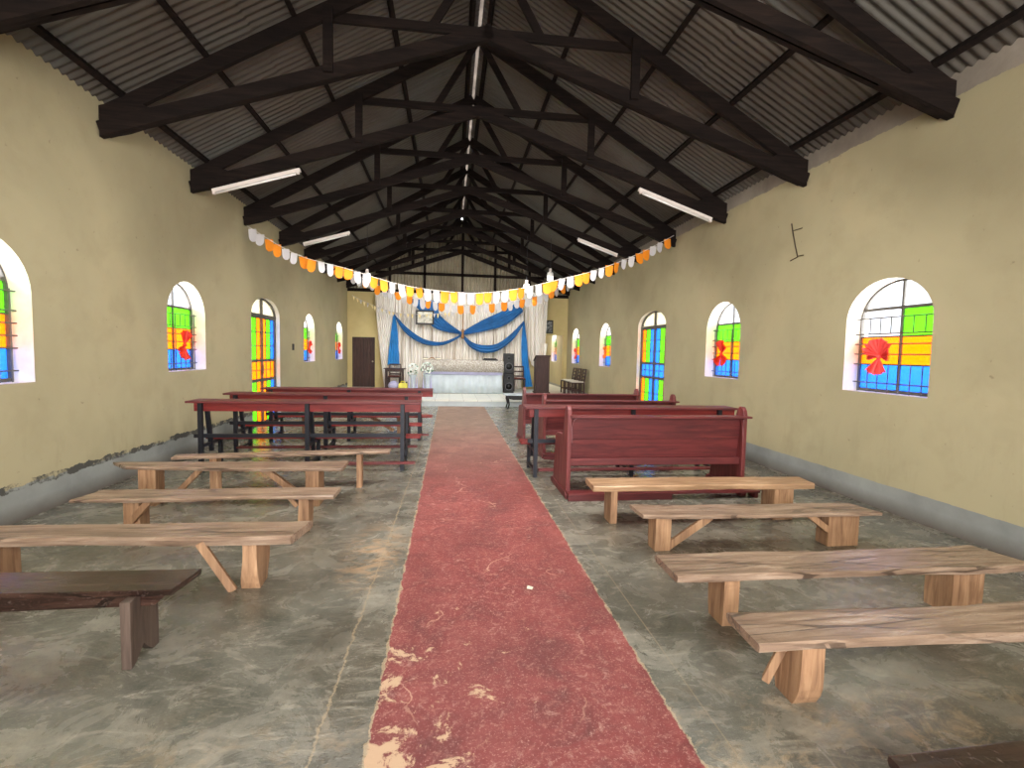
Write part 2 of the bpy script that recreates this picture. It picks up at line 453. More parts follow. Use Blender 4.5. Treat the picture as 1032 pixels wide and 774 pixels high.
def side_wall(name, X, sgn, y0, y1, ztop, ops, mat):
    mb = MB()
    ztop0 = ztop
    for xx in (X, X+sgn*TH*1.1):
        ztop = ztop0 if xx == X else 3.93
        cuts = sorted(ops, key=lambda o: o[0]); y = y0
        for (yc, hw, sill, spring, rise) in cuts:
            mb.add([(xx,y,0),(xx,yc-hw,0),(xx,yc-hw,ztop),(xx,y,ztop)], [(0,1,2,3)])
            if sill > 0.01:
                mb.add([(xx,yc-hw,0),(xx,yc+hw,0),(xx,yc+hw,sill),(xx,yc-hw,sill)], [(0,1,2,3)])
            ol = opening_outline(yc, hw, sill, spring, rise)[1:-1]
            for a, b in zip(ol[:-1], ol[1:]):
                mb.add([(xx,a[0],a[1]),(xx,b[0],b[1]),(xx,b[0],ztop),(xx,a[0],ztop)], [(0,1,2,3)])
            y = yc+hw
        mb.add([(xx,y,0),(xx,y1,0),(xx,y1,ztop),(xx,y,ztop)], [(0,1,2,3)])
    mb.add([(X,y0,ztop0),(X,y1,ztop0),(X+sgn*TH*1.1,y1,3.93),(X+sgn*TH*1.1,y0,3.93)], [(0,1,2,3)])
    mb.cur = 1
    for (yc, hw, sill, spring, rise) in ops:
        ol = opening_outline(yc, hw, sill, spring, rise)
        if sill > 0.01: ol = ol + [ol[0]]
        for a, b in zip(ol[:-1], ol[1:]):
            mb.add([(X,a[0],a[1]),(X,b[0],b[1]),(X+sgn*TH*1.1,b[0],b[1]),(X+sgn*TH*1.1,a[0],a[1])], [(0,1,2,3)])
    return mb.build(name, [mat, M['reveal']], kind='structure', fix=False)

WIN = (.5, 1.2, 1.98, .47)
DOOR = (.76, 0.0, 2.2, .34)
ops_l = [(y,)+WIN for y in (4.36, 7.45, 13.49, 16.97)] + [(10.45,)+DOOR]
ops_r = [(4.52, .5, 1.2, 1.97, .42)] + [(y,)+WIN for y in (7.56, 13.68, 17.02, 20.65)] + [(10.45,)+DOOR]
side_wall('wall_left', XL, -1, YB, YE+.2, 4.14, ops_l, M['wall_left'])
side_wall('wall_right', XR, 1, YB, 22.6, 4.14, ops_r, M['wall_right'])

# floor and platform
MB().box(XL-.3, XR+.3, YB, 22.7, -.1, 0).build('floor', M['floor'], kind='structure')
mb = MB(); mb.box(XL, XR, 13.72, 22.6, .14, PZ); mb.cur = 1; mb.box(XL, XR, 13.74, 22.6, 0.0, .14)
mb.build('floor_platform', [M['tile'], M['riser']], kind='structure')

# altar end wall with the left door and the right doorway
mb = MB()
LD = (-3.52, -2.72, 2.0); RD = (3.58, 4.32, 2.24); wt = 3.66
def qxz(x0, x1, z0, z1, y): mb.add([(x0,y,z0),(x1,y,z0),(x1,y,z1),(x0,y,z1)], [(0,1,2,3)])
for y in (YE, YE+.2):
    qxz(XL, LD[0], 0, wt, y); qxz(LD[0], LD[1], LD[2], wt, y); qxz(LD[1], RD[0], 0, wt, y)
    qxz(RD[0], RD[1], RD[2], wt, y); qxz(RD[1], XR, 0, wt, y)
for x0, x1, zt in (LD, RD):
    for xx in (x0, x1): mb.add([(xx,YE,0),(xx,YE+.2,0),(xx,YE+.2,zt),(xx,YE,zt)], [(0,1,2,3)])
    mb.add([(x0,YE,zt),(x1,YE,zt),(x1,YE+.2,zt),(x0,YE+.2,zt)], [(0,1,2,3)])
mb.add([(XL,YE,wt),(XR,YE,wt),(XR,YE+.2,wt),(XL,YE+.2,wt)], [(0,1,2,3)])
mb.build('wall_front', M['wall_end'], kind='structure', fix=False)

# side room seen through the right doorway, and a dark store behind the left door
mb = MB()
mb.add([(2.2,22.4,0),(XR,22.4,0),(XR,22.4,3),(2.2,22.4,3)], [(0,1,2,3)])
mb.add([(2.2,YE+.2,0),(2.2,22.4,0),(2.2,22.4,3),(2.2,YE+.2,3)], [(0,1,2,3)])
mb.build('wall_vestry', M['wall_end'], kind='structure', fix=False)
MB().box(2.1, XR+.2, YE+.2, 22.5, 3.0, 3.05).build('ceiling_vestry', M['wall_end'], kind='structure')

# wall behind the viewer with a wide entrance
mb = MB(); en = (-1.3, 2.1, 2.6)
for y in (YB, YB-.2):
    qxz(XL-.2, en[0], 0, 4.0, y); qxz(en[0], en[1], en[2], 4.0, y); qxz(en[1], XR+.2, 0, 4.0, y)
    mb.add([(XL-.2,y,4.0),(XR+.2,y,4.0),(XC,y,6.5)], [(0,1,2)])
mb.build('wall_rear', M['wall_left'], kind='structure', fix=False)

# roof sheets: real corrugation, laps every 2.4 m up the slope, an open slit under the ridge cap
pitch, amp = .098, .0145
for side in (-1, 1):
    mb = MB()
    edges = [(4.40, 2.55, 0.0), (2.60, .025, .012)]
    for d0, d1, lift in edges:
        rows = [[], []]
        n = int((YE+.45-YB)/pitch*8)
        for i in range(n+1):
            y = YB-.1 + i*pitch/8
            w = amp*math.sin(2*math.pi*i/8)
            for rI, d in enumerate((d0, d1)):
                z = 3.95 + SLOPE*(4.075-d) + .165 + w + lift
                rows[rI].append((XC+side*d, y, z))
        mb.grid(rows)
    mb.build('ceiling_left' if side < 0 else 'ceiling_right', M['roof'], kind='structure', smooth=True, fix=False)
# ridge cap standing clear of the sheets
mb = MB()
zr = 3.95+SLOPE*4.075+.165
mb.add([(XC-.16,YB-.1,zr+.02),(XC,YB-.1,zr+.10),(XC+.16,YB-.1,zr+.02),(XC-.16,YE+.3,zr+.02),(XC,YE+.3,zr+.10),(XC+.16,YE+.3,zr+.02)], [(0,1,4,3),(1,2,5,4)])
t = NT('translucent ridge sheeting'); t.n.remove(t.b)
tr = t.new('ShaderNodeBsdfTranslucent'); f = t.noise(t.coord(True), 3, 4)
t.link(t.ramp(f, [(.3, s2l((38,33,29))), (.7, s2l((78,70,62)))]), tr.inputs['Color']); t.link(tr.outputs[0], t.out.inputs['Surface'])
mb.build('ceiling_ridge', t.m, kind='structure', fix=False)

# gable sheet above the altar wall
mb = MB(); rows = [[], []]; n = int(8.4/.12*8)
for i in range(n+1):
    x = XL-.1 + i*.12/8
    w = .036*math.sin(2*math.pi*i/8)
    rows[0].append((x, YE+.1+w, 3.6)); rows[1].append((x, YE+.1+w, max(3.62, roofz(x)+.15)))
mb.grid(rows); mb.build('wall_gable', M['gable'], kind='structure', smooth=True, fix=False)

# ------------------------------------------------------------------ windows and side doors
def pane_poly(mb, X, pts, mi):
    mb.cur = mi; mb.add([(X, y, z) for y, z in pts], [tuple(range(len(pts)))])

def make_window(n, X, sgn, yc, clear_half=0, bars=True):
    hw, sill, spring, rise = (.5, 1.2, 1.97, .42) if clear_half else WIN
    w = empty('window_%d' % n, (X, yc, sill), kind='structure')
    gx = X+sgn*.205; tz = 2.10; bz = (1.2, 1.50, 1.80, tz)
    mb = MB()
    for h, (ya, yb) in enumerate(((yc-hw, yc), (yc, yc+hw))):
        for k, mi in enumerate((2, 1, 0)):
            zz = (bz[k], bz[k+1])
            if clear_half and ((h == 1) == (clear_half > 0)) and k == 2: mi = 4
            pane_poly(mb, gx, [(ya,zz[0]),(yb,zz[0]),(yb,zz[1]),(ya,zz[1])], mi)
    ol = opening_outline(yc, hw, sill, spring, rise)[1:-1]
    wt_ = hw*math.sqrt(1-((tz-spring)/rise)**2)
    pane_poly(mb, gx, [(yc-wt_, tz)] + [p for p in ol if p[1] > tz] + [(yc+wt_, tz)], 4)
    mb.build('glass', [M['g_green'], M['g_orange'], M['g_blue'], M['g_cream'], M['g_clear']], w, fix=False)
    mb = MB(); fx = X+sgn*.195
    def bar(a, b, t=.03): mb.beam((fx, a[0], a[1]), (fx, b[0], b[1]), t, t, up=(1,0,0))
    full = opening_outline(yc, hw, sill, spring, rise)
    for a, b in zip(full[:-1], full[1:]): bar(a, b, .035)
    bar((yc-hw, sill+.015), (yc+hw, sill+.015), .035)
    bar((yc-hw, tz), (yc+hw, tz), .03); bar((yc, sill), (yc, spring+rise), .022)
    for z in bz[1:3]: bar((yc-hw, z), (yc+hw, z), .016)
    mb.build('frame', M['bar'], w)
    if bars:
        mb = MB(); fx = X+sgn*.13
        zs = (1.30, 1.50, 1.61, 1.72, 1.83, 2.0); ys = [yc-hw+.06+k*(2*hw-.12)/7 for k in range(8)]
        for z in zs: mb.tube([(fx, yc-hw, z), (fx, yc+hw, z)], .007, 6)
        for k, y in enumerate(ys):
            if k in (0, 7): mb.tube([(fx, y, 1.2), (fx, y, 2.02)], .007, 6)
            else:
                mb.tube([(fx, y, 1.2), (fx, y, 1.50)], .006, 6); mb.tube([(fx, y, 1.83), (fx, y, 2.0)], .006, 6)
        mb.tube([(fx, ys[3], 1.2), (fx, ys[3], 2.0)], .007, 6)
        mb.build('burglar_bars', M['bar'], w)
    return w

k = 1
for yc in (4.36, 7.45, 13.49, 16.97):
    make_window(k, XL, -1, yc); k += 1
for yc in (4.52, 7.56, 13.68, 17.02, 20.65):
    make_window(k, XR, 1, yc, clear_half=1 if yc < 5 else 0); k += 1

def make_side_door(n, X, sgn, yc, midmat, zsec):
    hw, sill, spring, rise = DOOR
    d = empty('door_%d' % n, (X, yc, 0), kind='structure')
    gx = X+sgn*.12; mb = MB(); g, o, b, c = 0, 1, 2, 3
    wst = hw/3
    order = [b, g, o, o, g, b] if sgn < 0 else [o, g, b, b, g, o]
    for z0, z1, stripe in ((zsec[0], zsec[1], True), (zsec[2], zsec[3], False), (zsec[4], zsec[5], True)):
        for i in range(6):
            mi = order[i] if stripe else midmat
            y0 = yc-hw+i*wst
            pane_poly(mb, gx, [(y0,z0),(y0+wst,z0),(y0+wst,z1),(y0,z1)], mi)
    ol = opening_outline(yc, hw, sill, spring, rise)[1:-1]
    pane_poly(mb, gx, ol, 3)
    mb.build('glass', [M['g_green'], M['g_orange'], M['g_blue'], M['g_cream']], d, fix=False)
    mb = MB(); fx = X+sgn*.11
    def bar(a, b_, t=.03): mb.beam((fx, a[0], a[1]), (fx, b_[0], b_[1]), t, t, up=(1,0,0))
    full = opening_outline(yc, hw, sill, spring, rise)
    for a, b_ in zip(full[:-1], full[1:]): bar(a, b_, .06)
    bar((yc-hw, spring-.02), (yc+hw, spring-.02), .07); bar((yc, 0), (yc, spring+rise), .06)
    for s in (-1, 1):
        bar((yc+s*hw*.97, 0), (yc+s*hw*.97, spring), .06)
    mb.cur = 0
    for z0, z1 in ((0, zsec[0]), (zsec[1], zsec[2]), (zsec[3], zsec[4]), (zsec[5], spring)):
        if z1-z0 > .005: mb.box(fx-.02, fx+.02, yc-hw, yc+hw, z0, z1)
    for i in (1, 2, 4, 5): bar((yc-hw+i*wst, 0), (yc-hw+i*wst, spring), .014)
    for z0, z1 in ((zsec[0], zsec[1]), (zsec[4], zsec[5])):
        for q in (1/3, 2/3): bar((yc-hw, z0+(z1-z0)*q), (yc+hw, z0+(z1-z0)*q), .016)
    bar((yc-hw, (zsec[2]+zsec[3])/2), (yc+hw, (zsec[2]+zsec[3])/2), .016)
    mb.build('frame', M['barlight'], d)
    h = MB(); h.tube([(X+sgn*.05, yc-.06, 1.02), (X+sgn*.05, yc-.06, 1.2)], .012, 8)
    h.tube([(X+sgn*.05, yc-.06, 1.03), (X+sgn*.10, yc-.06, 1.03)], .009, 6); h.tube([(X+sgn*.05, yc-.06, 1.19), (X+sgn*.10, yc-.06, 1.19)], .009, 6)
    h.build('door_handle', M['bar'], d)
make_side_door(1, XL, -1, 10.45, 1, (.04, .86, .92, 1.26, 1.31, 2.13))
make_side_door(2, XR, 1, 10.45, 2, (.04, 1.01, 1.07, 1.34, 1.39, 2.14))

# brown plank door at the altar end
d = empty('door_3', (-3.12, YE, PZ), kind='structure')
mb = MB()
for i in range(6):
    x0 = LD[0]+.03+i*(.74/6); mb.box(x0, x0+.74/6-.006, YE+.05, YE+.09, PZ, LD[2]-.03)
mb.box(LD[0]+.03, LD[1]-.03, YE+.085, YE+.10, PZ, LD[2]-.03)
pn_ = mb.build('panel', M['doorwood'], d)
mb = MB(); mb.box(LD[0], LD[0]+.03, YE, YE+.12, PZ, LD[2]); mb.box(LD[1]-.03, LD[1], YE, YE+.12, PZ, LD[2]); mb.box(LD[0], LD[1], YE, YE+.12, LD[2]-.03, LD[2])
mb.build('frame', M['brownwood'], d)
mb = MB(); mb.lathe([(.02,0),(.02,-.03),(.03,-.05),(.02,-.07)], (-2.80, YE+.05, 1.12), 12, 'y'); mb.build('handle', M['brass'], pn_)

# ------------------------------------------------------------------ roof timbers
TY = [4.01, 5.82, 7.63, 9.44, 11.25, 13.06, 14.87, 16.68, 18.12]
def make_truss(y, label):
    tr = empty('roof_truss', (XC, y, 3.73), label, 'roof truss', 'roof trusses along the hall')
    for s in (-1, 1):
        e = XC+s*4.055
        mb = MB(); mb.beam((e, y, roofz(e)), (XC+s*.01, y, roofz(XC)), .055, .16); mb.build('rafter', M['truss'], tr)
        mb = MB(); mb.beam((e, y-.052, 3.80), (XC-s*.05, y-.052, 5.185), .05, .15); mb.build('bottom_chord', M['truss'], tr)
        mb = MB(); mb.beam((e, y+.055, 3.83), (XC-s*.05, y+.055, 5.215), .05, .14); mb.build('bottom_chord', M['truss'], tr)
        xt = XC+s*1.74
        mb = MB(); mb.beam((xt, y-.1, roofz(xt)-.02), (xt, y-.1, 3.80+(4.055-1.74)*.3417-.03), .045, .1, up=(1,0,0)); mb.build('strut', M['truss'], tr)
        mb = MB(); mb.beam((XC+s*.06, y+.05, roofz(XC)-.08), (XC+s*.66, y+.05, 5.19), .04, .09, up=(0,0,1)); mb.build('web', M['truss'], tr)
    mb = MB(); mb.beam((XC-1.85, y+.05, 5.225), (XC+1.85, y+.05, 5.225), .045, .1); mb.build('tie', M['truss'], tr)
    for s in (-1, 1):
        mb = MB(); mb.prism_xz([(XC+s*4.07, 3.73), (XC+s*4.07, 4.05), (XC+s*3.75, 4.13), (XC+s*3.35, 3.98), (XC+s*3.8, 3.80)], y-.04, y+.025)
        mb.build('heel_plate', M['truss'], tr)
    return tr
tl = ['dark timber scissor truss nearest the viewer, running out of the top of the picture',
      'dark timber scissor truss second from the viewer, its whole span in view above the aisle',
      'dark timber scissor truss third from the viewer, white tube lamps on both chords',
      'dark timber scissor truss from whose ends the large bunting hangs',
      'dark timber scissor truss just beyond the large bunting, carrying the farther pair of tube lamps',
      'dark timber scissor truss fourth from the altar wall',
      'dark timber scissor truss third from the altar wall, above the middle bunting',
      'dark timber scissor truss second from the altar wall',
      'dark timber scissor truss standing against the corrugated gable of the altar wall']
tr0 = make_truss(TY[0], tl[0])
for y, l in zip(TY[1:], tl[1:]): dup(tr0, (XC, y, 3.73), l)
tr0.location.y = 4.10; tr0.rotation_euler.z = -.0235

pl = ['dark purlin along the left eave', 'dark purlin second up from the left eave', 'dark purlin third up from the left eave', 'dark purlin fourth up from the left eave', 'dark purlin beside the ridge gap, left slope']
for s in (-1, 1):
    for d_, l in zip((3.86, 3.02, 2.12, 1.15, .13), pl):
        x = XC+s*d_; z = roofz(x)+.118
        mb = MB(); mb.beam((x, 1.2, z), (x, YE, z), .055, .07, up=(-s*SLOPE*s*s, 0, 1) if False else (s*SLOPE, 0, 1))
        o = mb.build('purlin', M['truss'])
        setp(o, l if s < 0 else l.replace('left', 'right'), 'purlin', 'purlins under the roof sheets')

# gable framing
g = empty('gable_frame', (XC, YE, 3.66), 'dark timber frame nailed to the corrugated gable sheet', 'gable frame')
for x in (-.95, .43, 1.65, -2.2, 2.95):
    mb = MB(); mb.beam((x, YE+.03, 3.67), (x, YE+.03, roofz(x)), .09, .06, up=(0,1,0)); mb.build('post', M['truss'], g)
mb = MB(); mb.box(-2.7, 3.5, YE, YE+.055, 4.32, 4.42); mb.build('rail', M['truss'], g)
mb = MB(); mb.box(XL, XR, YE-.02, YE+.06, 3.64, 3.76); mb.build('wall_plate', M['truss'], g)

# ------------------------------------------------------------------ plank benches
def plank(mb, FL, NL, NR, FR, z, th, seed, rag=.012, n=18, warp=0.0, chamfer=.012):
    """plank from four top corners (x, y): far-left, near-left, near-right, far-right; wavy edges"""
    rnd = random.Random(seed)
    rows = []
    ph = [rnd.uniform(0, 6) for _ in range(6)]
    for i in range(n+1):
        u = i/n
        N = (NL[0]+(NR[0]-NL[0])*u, NL[1]+(NR[1]-NL[1])*u); F = (FL[0]+(FR[0]-FL[0])*u, FL[1]+(FR[1]-FL[1])*u)
        en = rag*(math.sin(5*u+ph[0])+.6*math.sin(13*u+ph[1]))+rnd.uniform(-.4, .4)*rag
        ef = rag*(math.sin(6*u+ph[2])+.6*math.sin(15*u+ph[3]))+rnd.uniform(-.4, .4)*rag
        zz = z + warp*math.sin(math.pi*u) + rnd.uniform(-.002, .002)
        tt = th + rag*.5*math.sin(9*u+ph[4])
        y0, y1 = N[1]+en, F[1]+ef
        c = chamfer
        def X(y): return N[0]+(F[0]-N[0])*((y-y0)/(y1-y0))
        sec = [(y0+c, zz), (y0, zz-c*.8), (y0+c*.3, zz-tt+c*.5), (y0+c*2, zz-tt), (y1-c*2, zz-tt), (y1, zz-tt*.6), (y1-c*.5, zz-c*.4), (y1-c*2, zz), ((y0*2+y1)/3, zz-.002), ]
        rows.append([(X(y), y, z_) for y, z_ in [sec[0], sec[1], sec[2], sec[3], sec[4], sec[5], sec[6], sec[7], sec[8]]])
    for r in rows: r.append(r[0])
    mb.grid(rows)
    m = len(rows[0])-1
    b = len(mb.v)
    mb.add(rows[0][:m], [tuple(range(m))]); mb.add(rows[-1][:m], [tuple(range(m))[::-1]])

def leg_block(x0, x1, y0, y1, h, foot=.0, lean=0.0, waist=.0, round_=0.0):
    """solid leg: block with a foot that narrows, optional rounded bottom and lean in x"""
    mb = MB(); n = 7; rows = []
    for i in range(n+1):
        u = i/n; z = h*(1-u)
        k = foot*max(0, (u-.55)/.45)**1.5
        wv = waist*math.sin(3.2*u+1)
        xs = lean*u
        ya, yb = y0+k*.3*(y1-y0)+round_*max(0, (u-.7)/.3)**2*.06, y1-k*(y1-y0)*.5
        rows.append([(x0+xs+wv, ya, z), (x1+xs-wv*.5, ya, z), (x1+xs+wv*.6, yb, z), (x0+xs-wv*.4, yb, z)])
    for r in rows: r.append(r[0])
    mb.grid(rows); mb.add(rows[0][:4], [(0,1,2,3)]); mb.add(rows[-1][:4], [(3,2,1,0)])
    return mb

def bench(name, base, label, seat, legs, braces=(), mat='rawwood', legmat='rawwood_z', cat='bench', grp=None, bevel=.006):
    b = empty(name, base, label, cat, grp)
    mb = MB(); plank(mb, **seat); mb.build('seat', M[mat], b, bevel=0)
    for lg in legs: leg_block(**lg).build('leg', M[legmat], b, bevel=bevel)
    for p0, p1, w, h in braces:
        mb = MB(); mb.beam(p0, p1, w, h); mb.build('brace', M[legmat], b, bevel=.004)
    return b
G1 = 'rough plank benches left of the aisle'; G2 = 'rough plank benches right of the aisle'

# right of the aisle, from the viewer towards the altar
b = empty('bench', (2.3, 1.1, 0), 'dark stained bench corner just entering the picture at bottom right', 'bench', G2)
mb = MB(); plank(mb, (1.325,1.235), (1.30,.95), (3.3,.98), (3.3,1.265), .36, .032, 5, .002, warp=0, chamfer=.003)
mb.build('seat', M['darkbench'], b)
MB().box(1.42, 3.2, .985, 1.01, .27, .328).build('apron', M['darkbench'], b)
for x in (1.50, 3.05): leg_block(x, x+.05, .98, 1.22, .327).build('leg', M['darkbench_z'], b, bevel=.004)

bench('bench', (2.5, 1.95, 0), 'wide scarred plank bench nearest the viewer on the right, on a thick rounded block leg',
      dict(FL=(1.335,2.105), NL=(1.325,1.835), NR=(3.65,1.80), FR=(3.60,2.06), z=.328, th=.045, seed=3, rag=.010),
      [dict(x0=1.545, x1=1.665, y0=1.868, y1=2.05, h=.29, foot=.25, round_=.4, waist=.004), dict(x0=3.2, x1=3.33, y0=1.86, y1=2.04, h=.29, foot=.2)],
      [((1.50,2.03,.03), (1.56,1.98,.26), .05, .035)], grp=G2)
bench('bench', (2.4, 2.6, 0), 'long plank bench with tapered right end, second from the viewer on the right',
      dict(FL=(1.268,2.785), NL=(1.270,2.47), NR=(3.56,2.44), FR=(3.46,2.765), z=.328, th=.042, seed=8, rag=.011),
      [dict(x0=1.572, x1=1.668, y0=2.515, y1=2.69, h=.30, foot=.15), dict(x0=3.05, x1=3.27, y0=2.50, y1=2.68, h=.30, foot=.05)], grp=G2)
bench('bench', (2.4, 3.6, 0), 'low plank bench with two slanting braces, third from the viewer on the right',
      dict(FL=(1.502,3.83), NL=(1.508,3.535), NR=(3.52,3.47), FR=(3.43,3.76), z=.308, th=.032, seed=12, rag=.006, warp=-.008),
      [dict(x0=1.63, x1=1.76, y0=3.575, y1=3.73, h=.28, foot=.12), dict(x0=3.12, x1=3.40, y0=3.56, y1=3.70, h=.28)],
      [((1.745,3.60,.03), (2.08,3.57,.275), .03, .06), ((3.15,3.58,.12), (2.93,3.56,.275), .03, .05)], grp=G2)
bench('bench', (2.4, 4.3, 0), 'orange-brown plank bench right behind the near red pew on the right',
      dict(FL=(1.314,4.50), NL=(1.300,4.17), NR=(3.47,4.16), FR=(3.50,4.44), z=.36, th=.055, seed=15, rag=.006),
      [dict(x0=1.475, x1=1.54, y0=4.205, y1=4.40, h=.315, foot=.1), dict(x0=3.09, x1=3.29, y0=4.20, y1=4.40, h=.315)],
      mat='rawpale', grp=G2)

# left of the aisle
b = empty('bench', (-2.3, 2.6, 0), 'dark polished bench with notched board leg at the left edge of the picture', 'bench', G1)
mb = MB(); plank(mb, (-3.35,2.79), (-3.35,2.56), (-1.335,2.485), (-1.305,2.722), .362, .03, 25, .0015, warp=0, chamfer=.004)
mb.build('seat', M['darkbench'], b)
mb = MB(); mb.prism_xz([(-3.3,.335), (-1.36,.335), (-1.43,.272), (-3.3,.272)], 2.515, 2.54); mb.build('apron', M['darkbench'], b)
for x in (-1.535, -3.1):
    mb = MB(); mb.prism_yz([(2.435,0), (2.47,.012), (2.535,.075), (2.56,.045), (2.61,0), (2.66,0), (2.66,.332), (2.435,.332)], x, x+.045)
    mb.build('leg', M['darkbench_z'], b, bevel=.003)
bench('bench', (-2.1, 3.3, 0), 'thick plank bench with rounded end and slanting brace, second from the viewer on left',
      dict(FL=(-3.35,3.53), NL=(-3.35,3.25), NR=(-.985,3.145), FR=(-.935,3.455), z=.362, th=.058, seed=31, rag=.007, chamfer=.018),
      [dict(x0=-1.30, x1=-1.20, y0=3.19, y1=3.40, h=.315, foot=.22, round_=.3, waist=.012), dict(x0=-3.12, x1=-2.72, y0=3.26, y1=3.42, h=.315)],
      [((-1.53,3.17,.33), (-1.35,3.20,.0), .03, .05)], grp=G1)
bench('bench', (-1.9, 4.3, 0), 'thin pointed plank bench with a slanting brace at its left leg, third on the left',
      dict(FL=(-2.88,4.46), NL=(-2.95,4.15), NR=(-.955,4.145), FR=(-.95,4.43), z=.325, th=.034, seed=37, rag=.008),
      [dict(x0=-1.26, x1=-1.17, y0=4.22, y1=4.36, h=.295, foot=.1, waist=.006), dict(x0=-2.62, x1=-2.50, y0=4.24, y1=4.38, h=.295)],
      [((-2.62,4.22,.03), (-2.40,4.20,.29), .04, .05), ((-1.28,4.28,.2), (-1.36,4.28,.295), .03, .035)], grp=G1)
bench('bench', (-2.1, 5.1, 0), 'bench with angled right end and broad tilted plank, fourth on the left near the wall',
      dict(FL=(-3.32,5.24), NL=(-3.06,5.0), NR=(-1.03,4.83), FR=(-1.04,5.20), z=.385, th=.035, seed=41, rag=.008),
      [dict(x0=-1.385, x1=-1.26, y0=4.885, y1=5.10, h=.355, foot=.12), dict(x0=-2.95, x1=-2.80, y0=5.0, y1=5.16, h=.355)],
      [((-1.50,5.02,.10), (-1.82,5.02,.355), .05, .06), ((-2.70,5.1,.05), (-2.42,5.1,.35), .05, .05)], grp=G1)
bench('bench', (-1.8, 5.5, 0), 'narrow plank bench standing just before the near desk on the left',
      dict(FL=(-2.82,5.43), NL=(-2.80,5.27), NR=(-.66,5.50), FR=(-.66,5.69), z=.42, th=.035, seed=47, rag=.004),
      [dict(x0=-1.02, x1=-.965, y0=5.53, y1=5.64, h=.388, foot=.1), dict(x0=-2.46, x1=-2.39, y0=5.33, y1=5.44, h=.388)], grp=G1)
bench('bench', (-1.6, 9.2, 0), 'plank bench with a brace seen under the far red desks on the left',
      dict(FL=(-3.0,9.38), NL=(-3.0,9.12), NR=(-.42,9.12), FR=(-.40,9.36), z=.36, th=.035, seed=53, rag=.005),
      [dict(x0=-.96, x1=-.84, y0=9.17, y1=9.31, h=.33), dict(x0=-2.65, x1=-2.52, y0=9.17, y1=9.31, h=.33)],
      [((-1.02,9.2,.05), (-1.45,9.2,.32), .04, .06)], grp=G1)

# ------------------------------------------------------------------ iron framed desks with attached seats
def make_desk(ox, oy, label):
    L = 2.83
    d = empty('school_desk', (ox, oy, 0), label, 'desk', 'red topped iron frame desks')
    x0, x1 = ox-L/2, ox+L/2
    MB().box(x0+.04, x1, oy-.06, oy+.27, .862, .888).build('desktop', M['redpaint'], d, bevel=.004)
    MB().box(x0+.10, x1, oy+.022, oy+.044, .755, .862).build('front_board', M['redbright'], d, bevel=.003)
    MB().box(x0+.06, x1-.02, oy+.38, oy+.63, .345, .372).build('seat', M['redbright'], d, bevel=.004)
    MB().box(x0+.22, x1-.06, oy-.09, oy+.0, .095, .118).build('footrest', M['redpaint'], d, bevel=.003)
    mb = MB(); mb.box(x0+.09, x1-.24, oy+.03, oy+.065, .425, .472); mb.build('rail', M['blackmetal'], d)
    for tx in (x0+.185, ox+.02, x1-.225):
        mb = MB()
        mb.box(tx-.025, tx+.025, oy-.022, oy+.022, 0, .862)
        mb.beam((tx, oy+.15, .86), (tx, oy+.27, .22), .045, .045)
        mb.beam((tx, oy-.02, .845), (tx, oy+.24, .845), .04, .035)
        mb.beam((tx, oy, .325), (tx, oy+.62, .325), .035, .035)
        mb.box(tx-.022, tx+.022, oy+.49, oy+.534, 0, .345)
        mb.beam((tx, oy+.0, .075), (tx, oy+.51, .075), .035, .03)
        mb.build('leg_frame', M['blackmetal'], d)
    return d
D1 = make_desk(-1.785, 6.33, 'red topped black iron desk with attached seat, nearest of the three on the left')
dup(D1, (-1.83, 7.42, 0), 'red topped black iron desk with attached seat, middle of the three on the left')
dup(D1, (-1.70, 8.44, 0), 'red topped black iron desk with attached seat, farthest of the three on the left')
dup(D1, (2.30, 5.89, 0), 'red topped black iron desk on the right, just beyond the near red pew')

